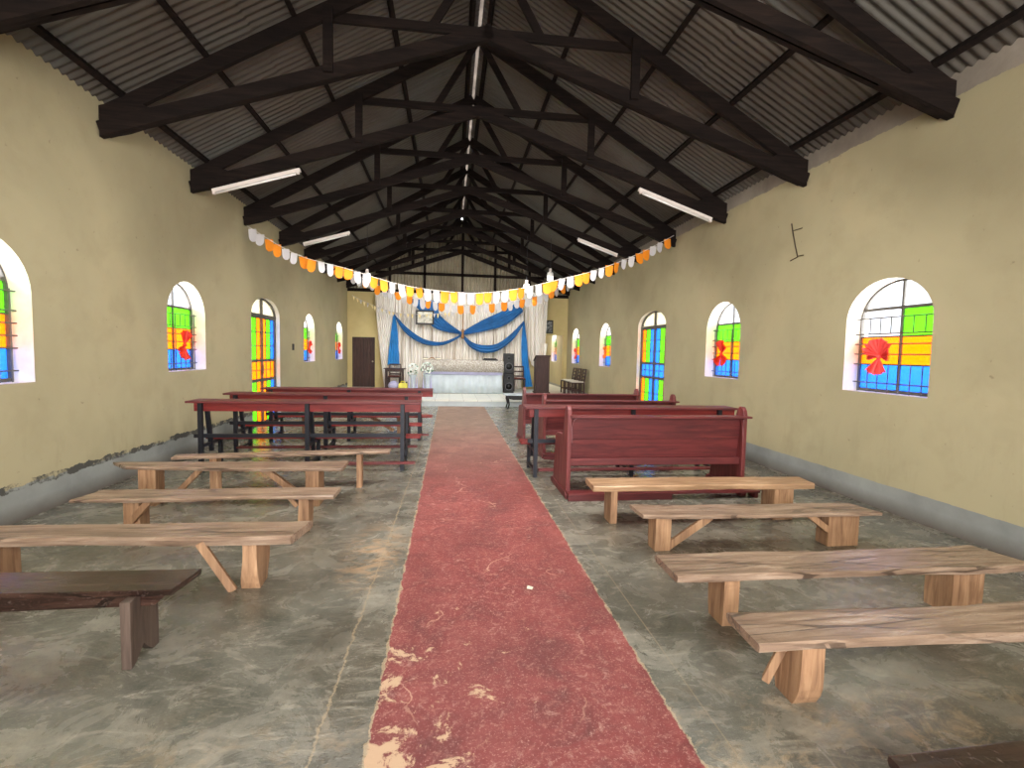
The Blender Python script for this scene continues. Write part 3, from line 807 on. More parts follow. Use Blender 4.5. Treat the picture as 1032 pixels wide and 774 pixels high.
# ------------------------------------------------------------------ red pews
def make_pew(ox, oy, label):
    W = 2.05
    p = empty('pew', (ox, oy, 0), label, 'pew', 'red wooden pews right of the aisle')
    xa, xb = ox-W/2, ox+W/2
    prof = [(0,.05),(0,.90),(.015,.955),(.05,.99),(.09,.995),(.13,.96),(.16,.88),(.20,.70),(.24,.655),(.50,.64),(.56,.61),(.58,.56),(.60,.40),(.66,.10),(.70,.05)]
    for x in (xa, xb-.045):
        e = MB(); e.prism_yz([(oy+y, z) for y, z in prof], x, x+.045)
        eo = e.build('end_panel', M['redpaint_z'], p, bevel=.006)
        r = MB(); r.prism_yz([(oy-.03,0),(oy+.74,0),(oy+.74,.035),(oy+.70,.07),(oy+.01,.07),(oy-.03,.04)], x-.012, x+.057)
        r.build('runner', M['redpaint'], eo, bevel=.004)
    mb = MB()
    for k in range(2):
        z1 = .875-k*.2475; z0 = z1-.244
        y1 = oy+.05+(.875-z1)*.12; y0 = oy+.05+(.875-z0)*.12
        mb.hexa([(xa+.045,y0,z0),(xb-.045,y0,z0),(xb-.045,y0+.022,z0),(xa+.045,y0+.022,z0),(xa+.045,y1,z1),(xb-.045,y1,z1),(xb-.045,y1+.022,z1),(xa+.045,y1+.022,z1)])
    mb.build('backrest', M['redpaint'], p, bevel=.003)
    MB().box(xa+.045, xb-.045, oy+.035, oy+.10, .345, .425).build('lower_rail', M['redpaint'], p, bevel=.008)
    MB().box(xa+.03, xb+.025, oy-.055, oy+.10, .872, .893).build('book_shelf', M['redpaint'], p, bevel=.004)
    MB().box(xa+.045, xb-.045, oy+.16, oy+.56, .40, .43).build('seat', M['redpaint'], p, bevel=.004)
    mb = MB(); mb.box(xa, xb+.12, oy-.12, oy+.03, .06, .082); mb.box(xa, xa+1.15, oy-.11, oy-.085, 0, .06); mb.box(xb+.06, xb+.10, oy-.11, oy+.02, 0, .06)
    mb.build('kneeler', M['redpaint'], p, bevel=.003)
    # pale bracket where the shelf meets each end
    for x, s in ((xa+.045, 1), (xb-.045, -1)):
        mb = MB(); pts = [(x+s*.004, oy-.01+.05*0, .60), (x+s*.006, oy+.01, .78), (x+s*.02, oy+.005, .84), (x+s*.05, oy+.0, .868)]
        mb.tube(pts, .007, 6); mb.build('bracket', M['redpaint_z'], p)
    return p
P1 = make_pew(2.275, 5.0, 'dull red wooden pew nearest on the right, back and kneeler facing the viewer')
q = dup(P1, (2.40, 6.98, 0), 'red wooden pew on the right, second from the viewer, standing beyond the iron desk')
q.scale.z = .965
q = dup(P1, (2.28, 8.15, 0), 'red wooden pew on the right, farthest from the viewer'); q.scale.z = .96

# ------------------------------------------------------------------ altar end furniture
# altar with its three cloths
a = empty('altar_table', (.43, 16.2, PZ), 'long altar table hidden under white, lilac and lace cloths', 'altar')
AX0, AX1, AY0, AY1, AZ = -.80, 1.68, 15.85, 16.65, 1.25
MB().box(AX0, AX1, AY0+.02, AY1, AZ-.06, AZ-.01).build('table_top', M['brownwood'], a)
for x in (AX0+.05, AX1-.13):
    for y in (AY0+.06, AY1-.12): MB().box(x, x+.08, y, y+.08, PZ, AZ-.06).build('leg', M['brownwood'], a)
def skirt(mb, x0, x1, y0, y1, z0, z1, amp, pitch_, flare=.0, top=False):
    path = []
    def seg(ax, ay, bx, by, nx, ny):
        L_ = math.hypot(bx-ax, by-ay); n = max(2, int(L_/pitch_*6))
        for i in range(n):
            u = i/n; path.append((ax+(bx-ax)*u, ay+(by-ay)*u, nx, ny, L_*u))
    seg(x0, y1, x0, y0, -1, 0); seg(x0, y0, x1, y0, 0, -1); seg(x1, y0, x1, y1, 1, 0)
    rows = []
    for k, (z, am, fl) in enumerate(((z1, .25, 0), ((z0+z1)/2, .7, flare*.5), (z0, 1.0, flare))):
        rows.append([(x+nx*(fl+amp*am*(.5+.5*math.sin(2*math.pi*s/pitch_))), y+ny*(fl+amp*am*(.5+.5*math.sin(2*math.pi*s/pitch_))), z) for x, y, nx, ny, s in path])
    mb.grid(rows, True)
    if top: mb.add([(x0,y0,z1),(x1,y0,z1),(x1,y1,z1),(x0,y1,z1)], [(0,1,2,3)])
mb = MB(); skirt(mb, AX0-.012, AX1+.012, AY0, AY1, PZ+.01, AZ-.30, .035, .21, .02)
o = mb.build('altar_skirt', M['silver_cloth'], None, smooth=True, solid=.004, fix=False); setp(o, 'pale silver box-pleated skirt round the base of the altar', 'cloth')
mb = MB(); skirt(mb, AX0-.03, AX1+.03, AY0-.03, AY1, .80, AZ-.02, .008, .5, .012)
o = mb.build('altar_cloth', M['lilac'], None, smooth=True, solid=.004, fix=False); setp(o, 'lilac cloth band hanging below the lace on the altar', 'cloth')
mb = MB(); skirt(mb, AX0-.06, AX1+.06, AY0-.07, AY1, .89, AZ+.012, .02, .34, .015, top=True)
o = mb.build('lace_cloth', M['lace'], None, smooth=True, solid=.004, fix=False); setp(o, 'beige lace cloth spread over the altar top and front', 'cloth')
# things lying on the altar
b = empty('folded_cloth', (-.62, 16.2, AZ+.014), 'tan folded cloth between two black books on left end of altar', 'cloth')
mb = MB(); rows = []
for i in range(13):
    u = i/12; rows.append([(-.70+.23*u, 16.02+.26*v/4, AZ+.02+.07*math.sin(math.pi*u)*(.8+.2*math.sin(5*v))) for v in range(5)])
mb.grid(rows); mb.build('fold', M['tan'], b, smooth=True, solid=.012)
for (x, y, l) in ((-.785, 16.18, 'small black book left of the tan cloth on the altar'), (-.375, 16.18, 'small black book right of the tan cloth on the altar')):
    b = empty('book', (x, y, AZ+.014), l, 'book', 'black books on the altar')
    MB().box(x-.075, x+.075, y-.1, y+.1, AZ+.02, AZ+.075).build('pages', M['paper'], b)
    mb = MB(); mb.box(x-.08, x+.08, y-.105, y+.105, AZ+.014, AZ+.022); mb.box(x-.08, x+.08, y-.105, y+.105, AZ+.073, AZ+.081); mb.box(x-.085, x-.078, y-.105, y+.105, AZ+.014, AZ+.081)
    mb.build('cover', M['black'], b)
b = empty('book_stand', (1.35, 16.25, AZ+.014), 'black low book stand lying near the right end of the altar', 'book stand')
mb = MB(); mb.prism_yz([(16.1,AZ+.014),(16.42,AZ+.014),(16.42,AZ+.06),(16.1,AZ+.03)], 1.1, 1.6); mb.build('base', M['black'], b, bevel=.006)
mb = MB(); mb.beam((1.14,16.36,AZ+.075), (1.56,16.36,AZ+.075), .05, .03); mb.build('ledge', M['black'], b, bevel=.006)

# flower pedestals
def flower_stand(x, y, label, zt, rad):
    f = empty('flower_arrangement', (x, y, PZ), label, 'flower arrangement', 'white flower arrangements beside the altar')
    mb = MB(); mb.lathe([(.16,0),(.16,.03),(.09,.07),(.075,.30),(.085,zt-.30),(.13,zt-.22),(.13,zt-.2)], (x, y, PZ), 18)
    mb.build('pedestal', M['silver_cloth'], f, smooth=True)
    mb = MB()
    for k in range(7):
        aa = k*2*math.pi/7; mb.add([(x+.13*math.cos(aa),y+.13*math.sin(aa),PZ+zt-.26),(x+.10*math.cos(aa+.3),y+.10*math.sin(aa+.3),PZ+.1),(x+.16*math.cos(aa+.15),y+.16*math.sin(aa+.15),PZ+.08)], [(0,1,2)])
    mb.build('ribbon', M['lilac'], f, solid=.004, fix=False)
    rnd = random.Random(int(x*100)); pet = MB(); lv = MB()
    for k in range(46):
        th, ph = rnd.uniform(0, 2*math.pi), math.acos(rnd.uniform(-.75, 1))
        d_ = Vector((math.sin(ph)*math.cos(th), math.sin(ph)*math.sin(th), math.cos(ph)*1.15))
        c_ = Vector((x, y, PZ+zt-.05)) + d_*rad
        u_ = d_.orthogonal().normalized(); w_ = d_.cross(u_).normalized(); u_ = u_.lerp(w_, rnd.random()).normalized(); w_ = d_.cross(u_).normalized()
        tgt = lv if k % 6 == 0 else pet
        L_ = rad*.5
        tgt.add([c_-w_*L_*.5, c_+u_*L_*.4-d_*.02, c_+w_*L_*.5, c_-u_*L_*.4-d_*.02, c_+d_*.03], [(0,1,4),(1,2,4),(2,3,4),(3,0,4)])
    pet.build('petals', M['petal'], f, solid=.004, fix=False); lv.build('leaves', M['leafgreen'], f, solid=.004, fix=False)
flower_stand(-1.16, 15.70, 'white flower arrangement on a ribboned pedestal, left one beside the altar', .80, .17)
flower_stand(-.70, 15.42, 'white flower arrangement on a ribboned pedestal at the left front corner of altar', .84, .18)

# loudspeakers
def make_speaker(x, y, z, label):
    s_ = empty('loudspeaker', (x, y, z), label, 'loudspeaker', 'black loudspeakers right of the altar')
    MB().box(x-.17, x+.17, y, y+.32, z, z+.66).build('cabinet', M['speaker'], s_, bevel=.01)
    rg = {}
    def ring(cz, r, nm, m):
        mb = MB(); mb.lathe([(r*.86,.0),(r*.86,-.012),(r,-.012),(r,0)], (x, y, cz), 28, 'y'); rg[nm] = mb.build(nm, m, s_, smooth=False)
    ring(z+.22, .125, 'woofer_ring', M['speaker_grey']); ring(z+.50, .06, 'tweeter_ring', M['speaker_grey'])
    mb = MB(); mb.lathe([(.107,-.004),(.05,-.001),(.03,-.014),(.001,-.018)], (x, y-.0, z+.22), 24, 'y'); mb.build('woofer', M['cone'], rg['woofer_ring'], smooth=True)
    mb = MB(); mb.lathe([(.05,-.004),(.02,-.008),(.001,-.012)], (x, y, z+.50), 20, 'y'); mb.build('tweeter', M['cone'], rg['tweeter_ring'], smooth=True)
    return s_
sp = make_speaker(1.99, 16.27, PZ, 'black loudspeaker standing on the platform, lower of the stacked pair')
dup(sp, (1.985, 16.27, PZ+.672), 'black loudspeaker stacked on top of the other beside the altar')

# lectern
l = empty('lectern', (3.13, 16.2, PZ), 'tall dark brown wooden lectern right of the blue drape', 'lectern')
mb = MB(); mb.prism_yz([(16.19,PZ+.05),(16.62,PZ+.05),(16.62,PZ+1.10),(16.19,PZ+1.27)], 2.90, 3.36); mb.build('body', M['brownwood'], l, bevel=.006)
mb = MB(); mb.prism_yz([(16.15,PZ+1.275),(16.66,PZ+1.09),(16.66,PZ+1.115),(16.15,PZ+1.30)], 2.87, 3.39); mb.build('book_rest', M['brownwood'], l, bevel=.004)
MB().box(2.87, 3.39, 16.16, 16.65, PZ, PZ+.05).build('base', M['brownwood'], l, bevel=.004)
# chairs
def make_chair(ox, oy, label, seat_mat, rz, slats=4):
    c = empty('chair', (0, 0, 0), label, 'chair', 'dark wooden chairs on the platform')
    for x in (-.19, .19):
        MB().box(x-.02, x+.02, -.21, -.17, 0, .43).build('leg', M['brownwood'], c)
        mb = MB(); mb.beam((x, .19, 0), (x, .19, .44), .04, .04); mb.beam((x, .19, .44), (x, .25, .88), .038, .035); mb.build('leg', M['brownwood'], c)
    st_ = MB().box(-.22, .22, -.22, .21, .41, .445).build('seat', M['brownwood'], c, bevel=.006)
    MB().box(-.20, .20, -.20, .18, .447, .475).build('seat_pad', seat_mat, st_, bevel=.012)
    for k in range(slats):
        z = .52+k*.34/(slats-1); y = .19+.06*(z-.44)/.44
        mb = MB(); mb.box(-.18, .18, y-.012, y+.012, z-.025, z+.025); mb.build('back_slat', M['brownwood'], c)
    for x in (-.19, .19):
        mb = MB(); mb.box(x-.012, x+.012, -.19, .19, .16, .19); mb.build('stretcher', M['brownwood'], c)
    c.location = (ox, oy, PZ); c.rotation_euler = (0, 0, rz)
    return c
c0 = make_chair(4.10, 15.35, 'dark slat back chair with pale seat along the right wall, nearest of the three', M['cushion'], -math.pi/2)
dup(c0, (4.10, 15.95, PZ), 'dark slat back chair with pale seat along the right wall, middle of the three')
dup(c0, (4.10, 16.55, PZ), 'dark slat back chair with pale seat along the right wall, farthest of the three')
make_chair(2.45, 17.15, 'dark chair with red brown seat half hidden behind the stacked loudspeakers', M['red_seat'], 0, 3)
make_chair(-1.93, 17.50, 'dark chair with red brown seat behind the small table under the left blue drape', M['red_seat'], 0, 3)
# small table on the left
tb = empty('side_table', (-1.87, 17.05, PZ), 'small dark wooden table below the left blue drape', 'table')
MB().box(-2.22, -1.50, 16.82, 17.22, .905, .935).build('table_top', M['brownwood'], tb, bevel=.004)
for x in (-2.15, -1.60):
    for y in (16.87, 17.14): MB().box(x-.025, x+.025, y-.025, y+.025, PZ, .905).build('leg', M['brownwood'], tb)
mb = MB(); mb.box(-2.15, -1.60, 16.86, 16.885, .82, .905); mb.build('apron', M['brownwood'], tb)
mb = MB(); mb.box(-2.15, -1.60, 16.87, 17.14, .22, .245); mb.build('shelf', M['brownwood'], tb)
b = empty('cloth_bundle', (-1.9, 17.0, .245), 'pale lilac cloth bundle on lower shelf of the small dark table', 'cloth')
mb = MB(); mb.lathe([(.02,0),(.17,.02),(.20,.10),(.15,.19),(.06,.25),(.01,.26)], (-1.90, 17.0, .246), 12); mb.build('bundle', M['lilac'], b, smooth=True)
# yellow jerrycan
j = empty('jerrycan', (-1.545, 16.55, PZ), 'yellow plastic jerrycan on the platform before the small table', 'jerrycan')
mb = MB(); mb.prism_xz([(-1.69,PZ),(-1.40,PZ),(-1.395,PZ+.24),(-1.43,PZ+.28),(-1.66,PZ+.28),(-1.695,PZ+.24)], 16.50, 16.66); mb.build('body', M['yellow'], j, bevel=.02)
mb = MB(); mb.tube([(-1.62,16.58,PZ+.275),(-1.61,16.58,PZ+.33),(-1.50,16.58,PZ+.33),(-1.49,16.58,PZ+.275)], .016, 8); mb.build('handle', M['yellow'], j, smooth=True)
mb = MB(); mb.lathe([(.03,0),(.03,.045)], (-1.43,16.58,PZ+.275), 14); mb.build('cap', M['black'], j)
# coffee table with curved legs in front of the platform
s_ = empty('coffee_table', (1.83, 13.2, 0), 'low dark table with curved legs before the platform step', 'table')
mb = MB(); mb.box(1.48, 2.22, 12.95, 13.45, .385, .41); mb.build('table_top', M['silver_cloth'], s_, bevel=.008, label='pale cover on the low table')
mb = MB(); mb.prism_xz([(1.50,.385),(2.20,.385),(2.14,.30),(1.98,.27),(1.72,.27),(1.57,.30)], 12.98, 13.01); mb.build('apron', M['black'], s_)
for x, s in ((1.60, -1), (2.10, 1)):
    for y in (13.0, 13.40):
        mb = MB(); mb.tube([(x,y,.385),(x-s*.02+s*.04,y,.28),(x-s*.01,y,.14),(x+s*.03,y,.015)], [.035,.03,.02,.022], 8); mb.build('leg', M['black'], s_, smooth=True)

# ------------------------------------------------------------------ curtains, drapes, pictures
def curtain(name, label, pts_top, pts_bot, y, mat, folds, amp, nz=10, sag=0.0, seed=1, par=None, hem=None):
    """pleated cloth between a top polyline and a bottom polyline of (x, z)"""
    rnd = random.Random(seed); N = folds*7
    def interp(pts, u):
        f = u*(len(pts)-1); i = min(int(f), len(pts)-2); w = f-i
        return (pts[i][0]+(pts[i+1][0]-pts[i][0])*w, pts[i][1]+(pts[i+1][1]-pts[i][1])*w)
    ph = [rnd.uniform(-.8, .8) for _ in range(folds+2)]; am = [rnd.uniform(.6, 1.2) for _ in range(folds+2)]
    rows = []
    for k in range(nz+1):
        v = k/nz; row = []
        for i in range(N+1):
            u = i/N; a_ = interp(pts_top, u); b_ = interp(pts_bot, u)
            vv = v**1.0
            x = a_[0]+(b_[0]-a_[0])*(v**1.25); z = a_[1]+(b_[1]-a_[1])*v
            j = int(u*folds)
            d_ = amp*am[j]*math.sin(2*math.pi*u*folds+ph[j]*.3*v)*(.45+.55*v)
            row.append((x, y+d_, z))
        rows.append(row)
    mb = MB(); mb.grid(rows)
    o = mb.build(name, mat, par, smooth=True, fix=False)
    if label: setp(o, label, 'curtain', 'white curtains behind the altar')
    return o
curtain('curtain', 'wide white pleated curtain hung behind the altar', [(-2.15,3.60),(.4,3.68),(2.75,3.78)], [(-2.1,.2),(.4,.2),(2.7,.2)], 18.12, M['curtain'], 46, .075, seed=4)
curtain('curtain', 'white side curtain next to the brown door, flaring towards the floor', [(-2.68,3.58),(-2.1,3.60)], [(-2.35,.2),(-1.55,.2)], 18.0, M['curtain'], 9, .06, seed=6)
curtain('curtain', 'white side curtain gathered in loops behind the lectern', [(2.70,3.78),(3.62,3.80)], [(2.86,1.55),(3.05,1.1),(3.25,.95),(3.42,1.35),(3.54,1.75)], 18.0, M['curtain'], 10, .06, seed=9)
# fringe of the hanging loop that drops behind the lectern
curtain('curtain', 'white curtain tail hanging straight down behind the lectern', [(3.30,1.9),(3.60,1.9)], [(3.22,1.1),(3.50,1.2)], 17.83, M['curtain'], 4, .04, seed=10)

def swag(par, name, top, bot, y, mat, folds=4, n=22, bulge=.06):
    """cloth band between two curves given as lists of (x, z), with folds that run along it"""
    def cat(p, u):
        f = u*(len(p)-1); i = min(int(f), len(p)-2); w = f-i
        p0 = p[max(i-1, 0)]; p1 = p[i]; p2 = p[i+1]; p3 = p[min(i+2, len(p)-1)]
        return tuple(.5*((2*p1[c])+(-p0[c]+p2[c])*w+(2*p0[c]-5*p1[c]+4*p2[c]-p3[c])*w*w+(-p0[c]+3*p1[c]-3*p2[c]+p3[c])*w**3) for c in (0, 1))
    rows = []; m = folds*6
    for j in range(m+1):
        v = j/m; row = []
        for i in range(n+1):
            u = i/n; a_ = cat(top, u); b_ = cat(bot, u)
            d_ = -bulge*(math.sin(math.pi*v)**.5 if 0 < v < 1 else 0) - .022*math.sin(2*math.pi*v*folds)
            row.append((a_[0]+(b_[0]-a_[0])*v, y+d_, a_[1]+(b_[1]-a_[1])*v))
        rows.append(row)
    mb = MB(); mb.grid(rows)
    return mb.build(name, mat, par, smooth=True, fix=False)
K = (.43, 2.20)      # the knot where the swags cross
dr = empty('blue_drape', (-2.0, 17.9, 2.8), 'blue drape on the left, its tail hanging and its swag looping to the centre', 'drape', 'blue satin drapes over the white curtain')
swag(dr, 'tail', [(-2.02,2.82),(-2.10,2.2),(-2.17,1.55),(-2.22,1.02)], [(-1.95,2.80),(-1.86,2.2),(-1.82,1.5),(-1.79,1.02)], 17.86, M['bluelight'], 4)
swag(dr, 'swag', [(-1.98,2.84),(-1.55,2.38),(-.95,1.98),(-.35,1.88),(.10,2.02),K], [(-1.98,2.74),(-1.62,2.20),(-1.0,1.80),(-.35,1.74),(.12,1.92),(.43,2.12)], 17.86, M['blue'], 3)
dr = empty('blue_drape', (2.66, 17.9, 2.7), 'blue drape on the right, its tail hanging to the floor beside the loudspeakers', 'drape', 'blue satin drapes over the white curtain')
swag(dr, 'tail', [(2.66,2.70),(2.62,1.9),(2.66,1.1),(2.78,.28)], [(2.72,2.66),(2.84,1.9),(2.92,1.1),(3.08,.30)], 17.86, M['bluelight'], 4)
swag(dr, 'swag', [(.45,2.20),(.80,1.90),(1.25,1.80),(1.75,1.88),(2.25,2.26),(2.70,2.74)], [(.43,2.08),(.75,1.70),(1.2,1.52),(1.75,1.60),(2.3,2.02),(2.70,2.62)], 17.84, M['blue'], 3)
dr = empty('blue_drape', (.43, 17.9, 2.2), 'wide blue drape spread like a bow from the centre knot to the curtain top', 'drape', 'blue satin drapes over the white curtain')
swag(dr, 'swag', [(-.40,3.36),(-.42,2.95),(-.12,2.62),(.42,2.25)], [(-1.48,3.40),(-1.0,2.88),(-.52,2.36),(.42,2.16)], 17.92, M['blue'], 5)
swag(dr, 'swag', [(.45,2.28),(1.15,2.70),(1.95,3.10),(2.52,3.46)], [(.46,2.14),(1.20,2.30),(2.0,2.55),(2.66,3.05)], 17.88, M['blue'], 5)
mb = MB(); mb.lathe([(.0,-.10),(.07,-.085),(.10,0),(.075,.1),(.0,.11)], (.44, 17.82, 2.16), 14); mb.build('knot', M['blue'], dr, smooth=True)
cr = empty('tassel', (.45, 17.72, 2.2), 'tan tassel on a cord hanging over the centre knot of the blue drapes', 'tassel')
mb = MB(); mb.tube([(.47,17.80,3.0),(.455,17.72,2.72),(.45,17.70,2.4),(.45,17.69,2.26)], .018, 7); mb.build('cord', M['tan'], cr, smooth=True)
mb = MB(); mb.lathe([(.02,.30),(.05,.26),(.055,.20),(.035,.17),(.06,.06),(.05,-.04),(.01,-.06)], (.45,17.68,2.06), 12); mb.build('tassel', M['tan'], cr, smooth=True)

def frame_pic(name, x0, x1, z0, z1, y, label, printm, fw=.05):
    f = empty(name, ((x0+x1)/2, y, z0), label, 'picture', 'framed pictures at the altar end')
    mb = MB(); mb.box(x0, x1, y-.04, y, z0, z0+fw); mb.box(x0, x1, y-.04, y, z1-fw, z1); mb.box(x0, x0+fw, y-.04, y, z0+fw, z1-fw); mb.box(x1-fw, x1, y-.04, y, z0+fw, z1-fw)
    mb.build('frame', M['black'], f, bevel=.004)
    mb = MB(); mb.box(x0+fw*.8, x1-fw*.8, y-.018, y-.01, z0+fw*.8, z1-fw*.8); mb.build('print', printm, f)
frame_pic('framed_picture', -1.22, -.58, 2.49, 2.99, 17.78, 'black framed pale picture hung over the blue drape, left of centre', M['print_light'], .055)
frame_pic('framed_picture', 3.57, 3.89, 2.30, 2.80, YE-.01, 'narrow black framed dark picture on the wall above the right doorway', M['print_dark'], .045)

# ------------------------------------------------------------------ bunting
def catmull(p, u):
    f = u*(len(p)-1); i = min(int(f), len(p)-2); w = f-i
    p0 = p[max(i-1, 0)]; p1 = p[i]; p2 = p[i+1]; p3 = p[min(i+2, len(p)-1)]
    return Vector([.5*((2*p1[c])+(-p0[c]+p2[c])*w+(2*p0[c]-5*p1[c]+4*p2[c]-p3[c])*w*w+(-p0[c]+3*p1[c]-3*p2[c]+p3[c])*w**3) for c in (0, 1, 2)])
def flag_mesh(w, h, mat, tri=False, curl=.02):
    mb = MB(); rows = []
    for k in range(9):
        v = k/8
        if tri: hw_ = w/2*(1-.92*v)
        else: hw_ = w/2*(1 if v < .6 else math.sqrt(max(.02, 1-((v-.6)/.42)**2)))
        rows.append([(hw_*(i/2-1), curl*math.sin(v*2.2)*(1+.5*(i/2-1)), -h*v) for i in range(5)])
    mb.grid(rows)
    me = bpy.data.meshes.new('flag'); me.from_pydata(mb.v, [], mb.f); me.materials.append(mat)
    for p in me.polygons: p.use_smooth = True
    return me
def bunting(label, pts, spacing, w, h, cols, tri=False, seed=3, jit=.15, skip=()):
    rnd = random.Random(seed); b = empty('bunting', pts[0], label, 'bunting')
    base = Vector(pts[0]); N = 160
    line = [catmull(pts, i/N) for i in range(N+1)]
    mb = MB(); mb.tube(line, .006, 5); mb.build('string', M['string'], b)
    me = [flag_mesh(w*(1.2 if c == 'flag_orange' else 1), h, M[c], tri) for c in cols[0]]
    seq = cols[1]; s = 0; nextd = spacing*.6; k = 0
    for a_, c_ in zip(line[:-1], line[1:]):
        L_ = (c_-a_).length
        while s+L_ >= nextd:
            p = a_.lerp(c_, (nextd-s)/L_)
            if k not in skip:
                o = bpy.data.objects.new('flag', me[seq[k % len(seq)]]); COL.objects.link(o); o.parent = b
                o.location = p-base; o.rotation_euler = (rnd.gauss(0, jit), rnd.gauss(0, jit*.5), rnd.gauss(0, jit*1.6) + math.atan2(c_[1]-a_[1], c_[0]-a_[0]))
                sc_ = rnd.uniform(.88, 1.1); o.scale = (sc_, 1, rnd.uniform(.9, 1.12))
            k += 1; nextd += spacing
        s += L_
    return b
y = 9.33
bunting('large bunting of white and orange rounded flags strung right across the hall',
        [(-3.60,y,3.70),(-2.77,y-.02,3.24),(-1.90,y-.03,3.02),(-1.0,y-.03,2.78),(-.26,y-.03,2.68),(.49,y-.03,2.66),(1.25,y-.03,2.76),(2.03,y-.03,2.96),(2.82,y-.02,3.19),(3.62,y-.02,3.52),(4.38,y,3.93)],
        .163, .122, .205, (('flag_white','flag_orange'), (0,0,1,1)), seed=5, jit=.12)
y = 14.78
bunting('middle bunting of smaller white and orange flags hanging before the altar',
        [(-3.45,y,3.97),(-2.9,y,3.76),(-2.07,y,3.42),(-1.1,y,3.13),(-.27,y,2.98),(.39,y,2.92),(1.38,y,3.03),(2.45,y,3.24),(3.1,y,3.50),(4.1,y,3.95)],
        .19, .15, .26, (('flag_white','flag_orange'), (1,0,1,0,0)), seed=8, jit=.2)
y = 17.55
bunting('faded string of tiny pennants slung across the white curtain',
        [(-3.39,y,3.42),(-2.85,y,3.16),(-2.0,y,2.88),(-1.3,y,2.83),(-.83,y,2.84),(.04,y,2.94),(.5,y,3.15),(.80,y,3.40)],
        .13, .085, .15, (('flag_white','flag_cream'), (1,1,0,1,0)), tri=True, seed=9, jit=.25)

# ------------------------------------------------------------------ lamps that hang in the roof
def tube_lamp(p0, p1, label):
    p0, p1 = Vector(p0), Vector(p1)
    f = empty('tube_lamp', p0, label, 'tube lamp', 'white fluorescent tube lamps on the trusses')
    mb = MB(); mb.beam(p0, p1, .055, .05); mb.build('housing', M['tube_white'], f, bevel=.004)
    d_ = (p1-p0).normalized(); dn = Vector((0,-.02,-.048))
    mb = MB(); mb.tube([p0+d_*.06+dn, p1-d_*.06+dn], .016, 10); mb.build('tube', M['bulb_white'], f, smooth=True)
    for q in (p0+d_*.03, p1-d_*.03):
        mb = MB(); mb.beam(q+Vector((0,-.01,-.015)), q+dn+Vector((0,0,-.01)), .04, .03); mb.build('end_cap', M['tube_white'], f)
yy = 7.63-.1045
tube_lamp((-3.36,yy,3.745), (-2.17,yy,4.115), 'white tube lamp on the left chord of the third truss')
tube_lamp((2.92,yy,4.155), (4.16,yy,3.755), 'white tube lamp on the right chord of the third truss')
yy = 11.25-.1045
tube_lamp((-3.16,yy,3.80), (-2.19,yy,4.09), 'white tube lamp on the left chord of the fifth truss, near the bunting')
tube_lamp((2.90,yy,4.20), (3.86,yy,3.88), 'white tube lamp on the right chord of the fifth truss, near the bunting')

def bulb(x, y, z, ztop, label):
    b = empty('hanging_bulb', (x, y, z), label, 'light bulb', 'white bulbs hanging on cords')
    mb = MB(); mb.tube([(x, y, z+.20), (x+.005, y, (z+ztop)/2), (x, y, ztop)], .0045, 6); mb.build('cord', M['blackmetal'], b)
    mb = MB(); mb.lathe([(.025,.20),(.035,.17),(.035,.12),(.025,.11)], (x, y, z), 14); mb.build('holder', M['tube_white'], b, smooth=True)
    mb = MB(); mb.lathe([(.03,.115),(.075,.09),(.08,.0),(.075,-.10),(.05,-.12),(.0,-.125)], (x, y, z), 16); mb.build('bulb', M['bulb_white'], b, smooth=True)
bulb(-1.95, 11.9, 3.24, 4.5, 'white bulb hanging on a cord left of the aisle behind the bunting')
bulb(1.85, 11.95, 3.13, 4.4, 'white bulb hanging on a cord right above the centre of the bunting, lower right one')
bulb(2.46, 12.05, 3.46, 4.4, 'white bulb hanging on a cord at the right, higher than the bunting')

# ------------------------------------------------------------------ ribbon bows on the window bars
def bow(X, sgn, yc, zc, r, label, mat, fans):
    b = empty('fabric_bow', (X, yc, zc), label, 'bow', 'fabric bows tied to the window bars')
    for a0, a1, rr in fans:
        mb = MB(); n = 26; rows = [[], [], []]
        for i in range(n+1):
            a_ = math.radians(a0+(a1-a0)*i/n); dx = .022*math.sin(i*1.9)
            for k, q in enumerate((.06, .6, 1.0)):
                R_ = r*rr*q*(1+.06*math.sin(i*2.7)*(k == 2))
                # angles run in the plane of the window, towards the altar = +y
                rows[k].append((X-sgn*(.03+.03*q)+dx*q, yc+R_*math.cos(a_), zc+R_*math.sin(a_)))
        mb.grid(rows); mb.build('loop', M[mat], b, fix=False, solid=.003)
    mb = MB(); mb.lathe([(.0,-.025),(.02,-.02),(.026,0),(.02,.02),(.0,.025)], (X-sgn*.04, yc, zc), 12); mb.build('knot', M[mat], b, smooth=True)
bx = XR+.06; lx = XL-.06
bow(bx, 1, 4.60, 1.585, .19, 'coral pleated fabric bow on the bars of the nearest right window', 'pink_ribbon', ((10,150,1.0),(150,200,.75),(235,310,1.0),(-20,12,.6)))
bow(bx, 1, 7.60, 1.60, .19, 'red fabric bow on the second right window', 'red_ribbon', ((50,110,1.15),(200,260,1.1),(280,330,1.1),(120,150,.9)))
bow(bx, 1, 13.72, 1.60, .17, 'orange fabric bow on the right window beyond the side door', 'orange_ribbon', ((40,150,1),(220,320,1)))
bow(bx, 1, 17.05, 1.55, .19, 'small red fabric bow on the right window above the chairs', 'red_ribbon', ((30,120,1),(200,300,1)))
bow(lx, -1, 7.40, 1.56, .17, 'red and crumpled fabric bow on the left window before the side door', 'red_ribbon', ((40,120,1.2),(190,300,1.2)))
bow(lx, -1, 13.55, 1.58, .17, 'red fabric bow on the left window just beyond the side door', 'red_ribbon', ((20,130,1),(190,330,1)))
bow(lx, -1, 17.0, 1.58, .19, 'red fabric bow on the left window beside the brown door', 'red_ribbon', ((20,140,1),(200,340,1)))

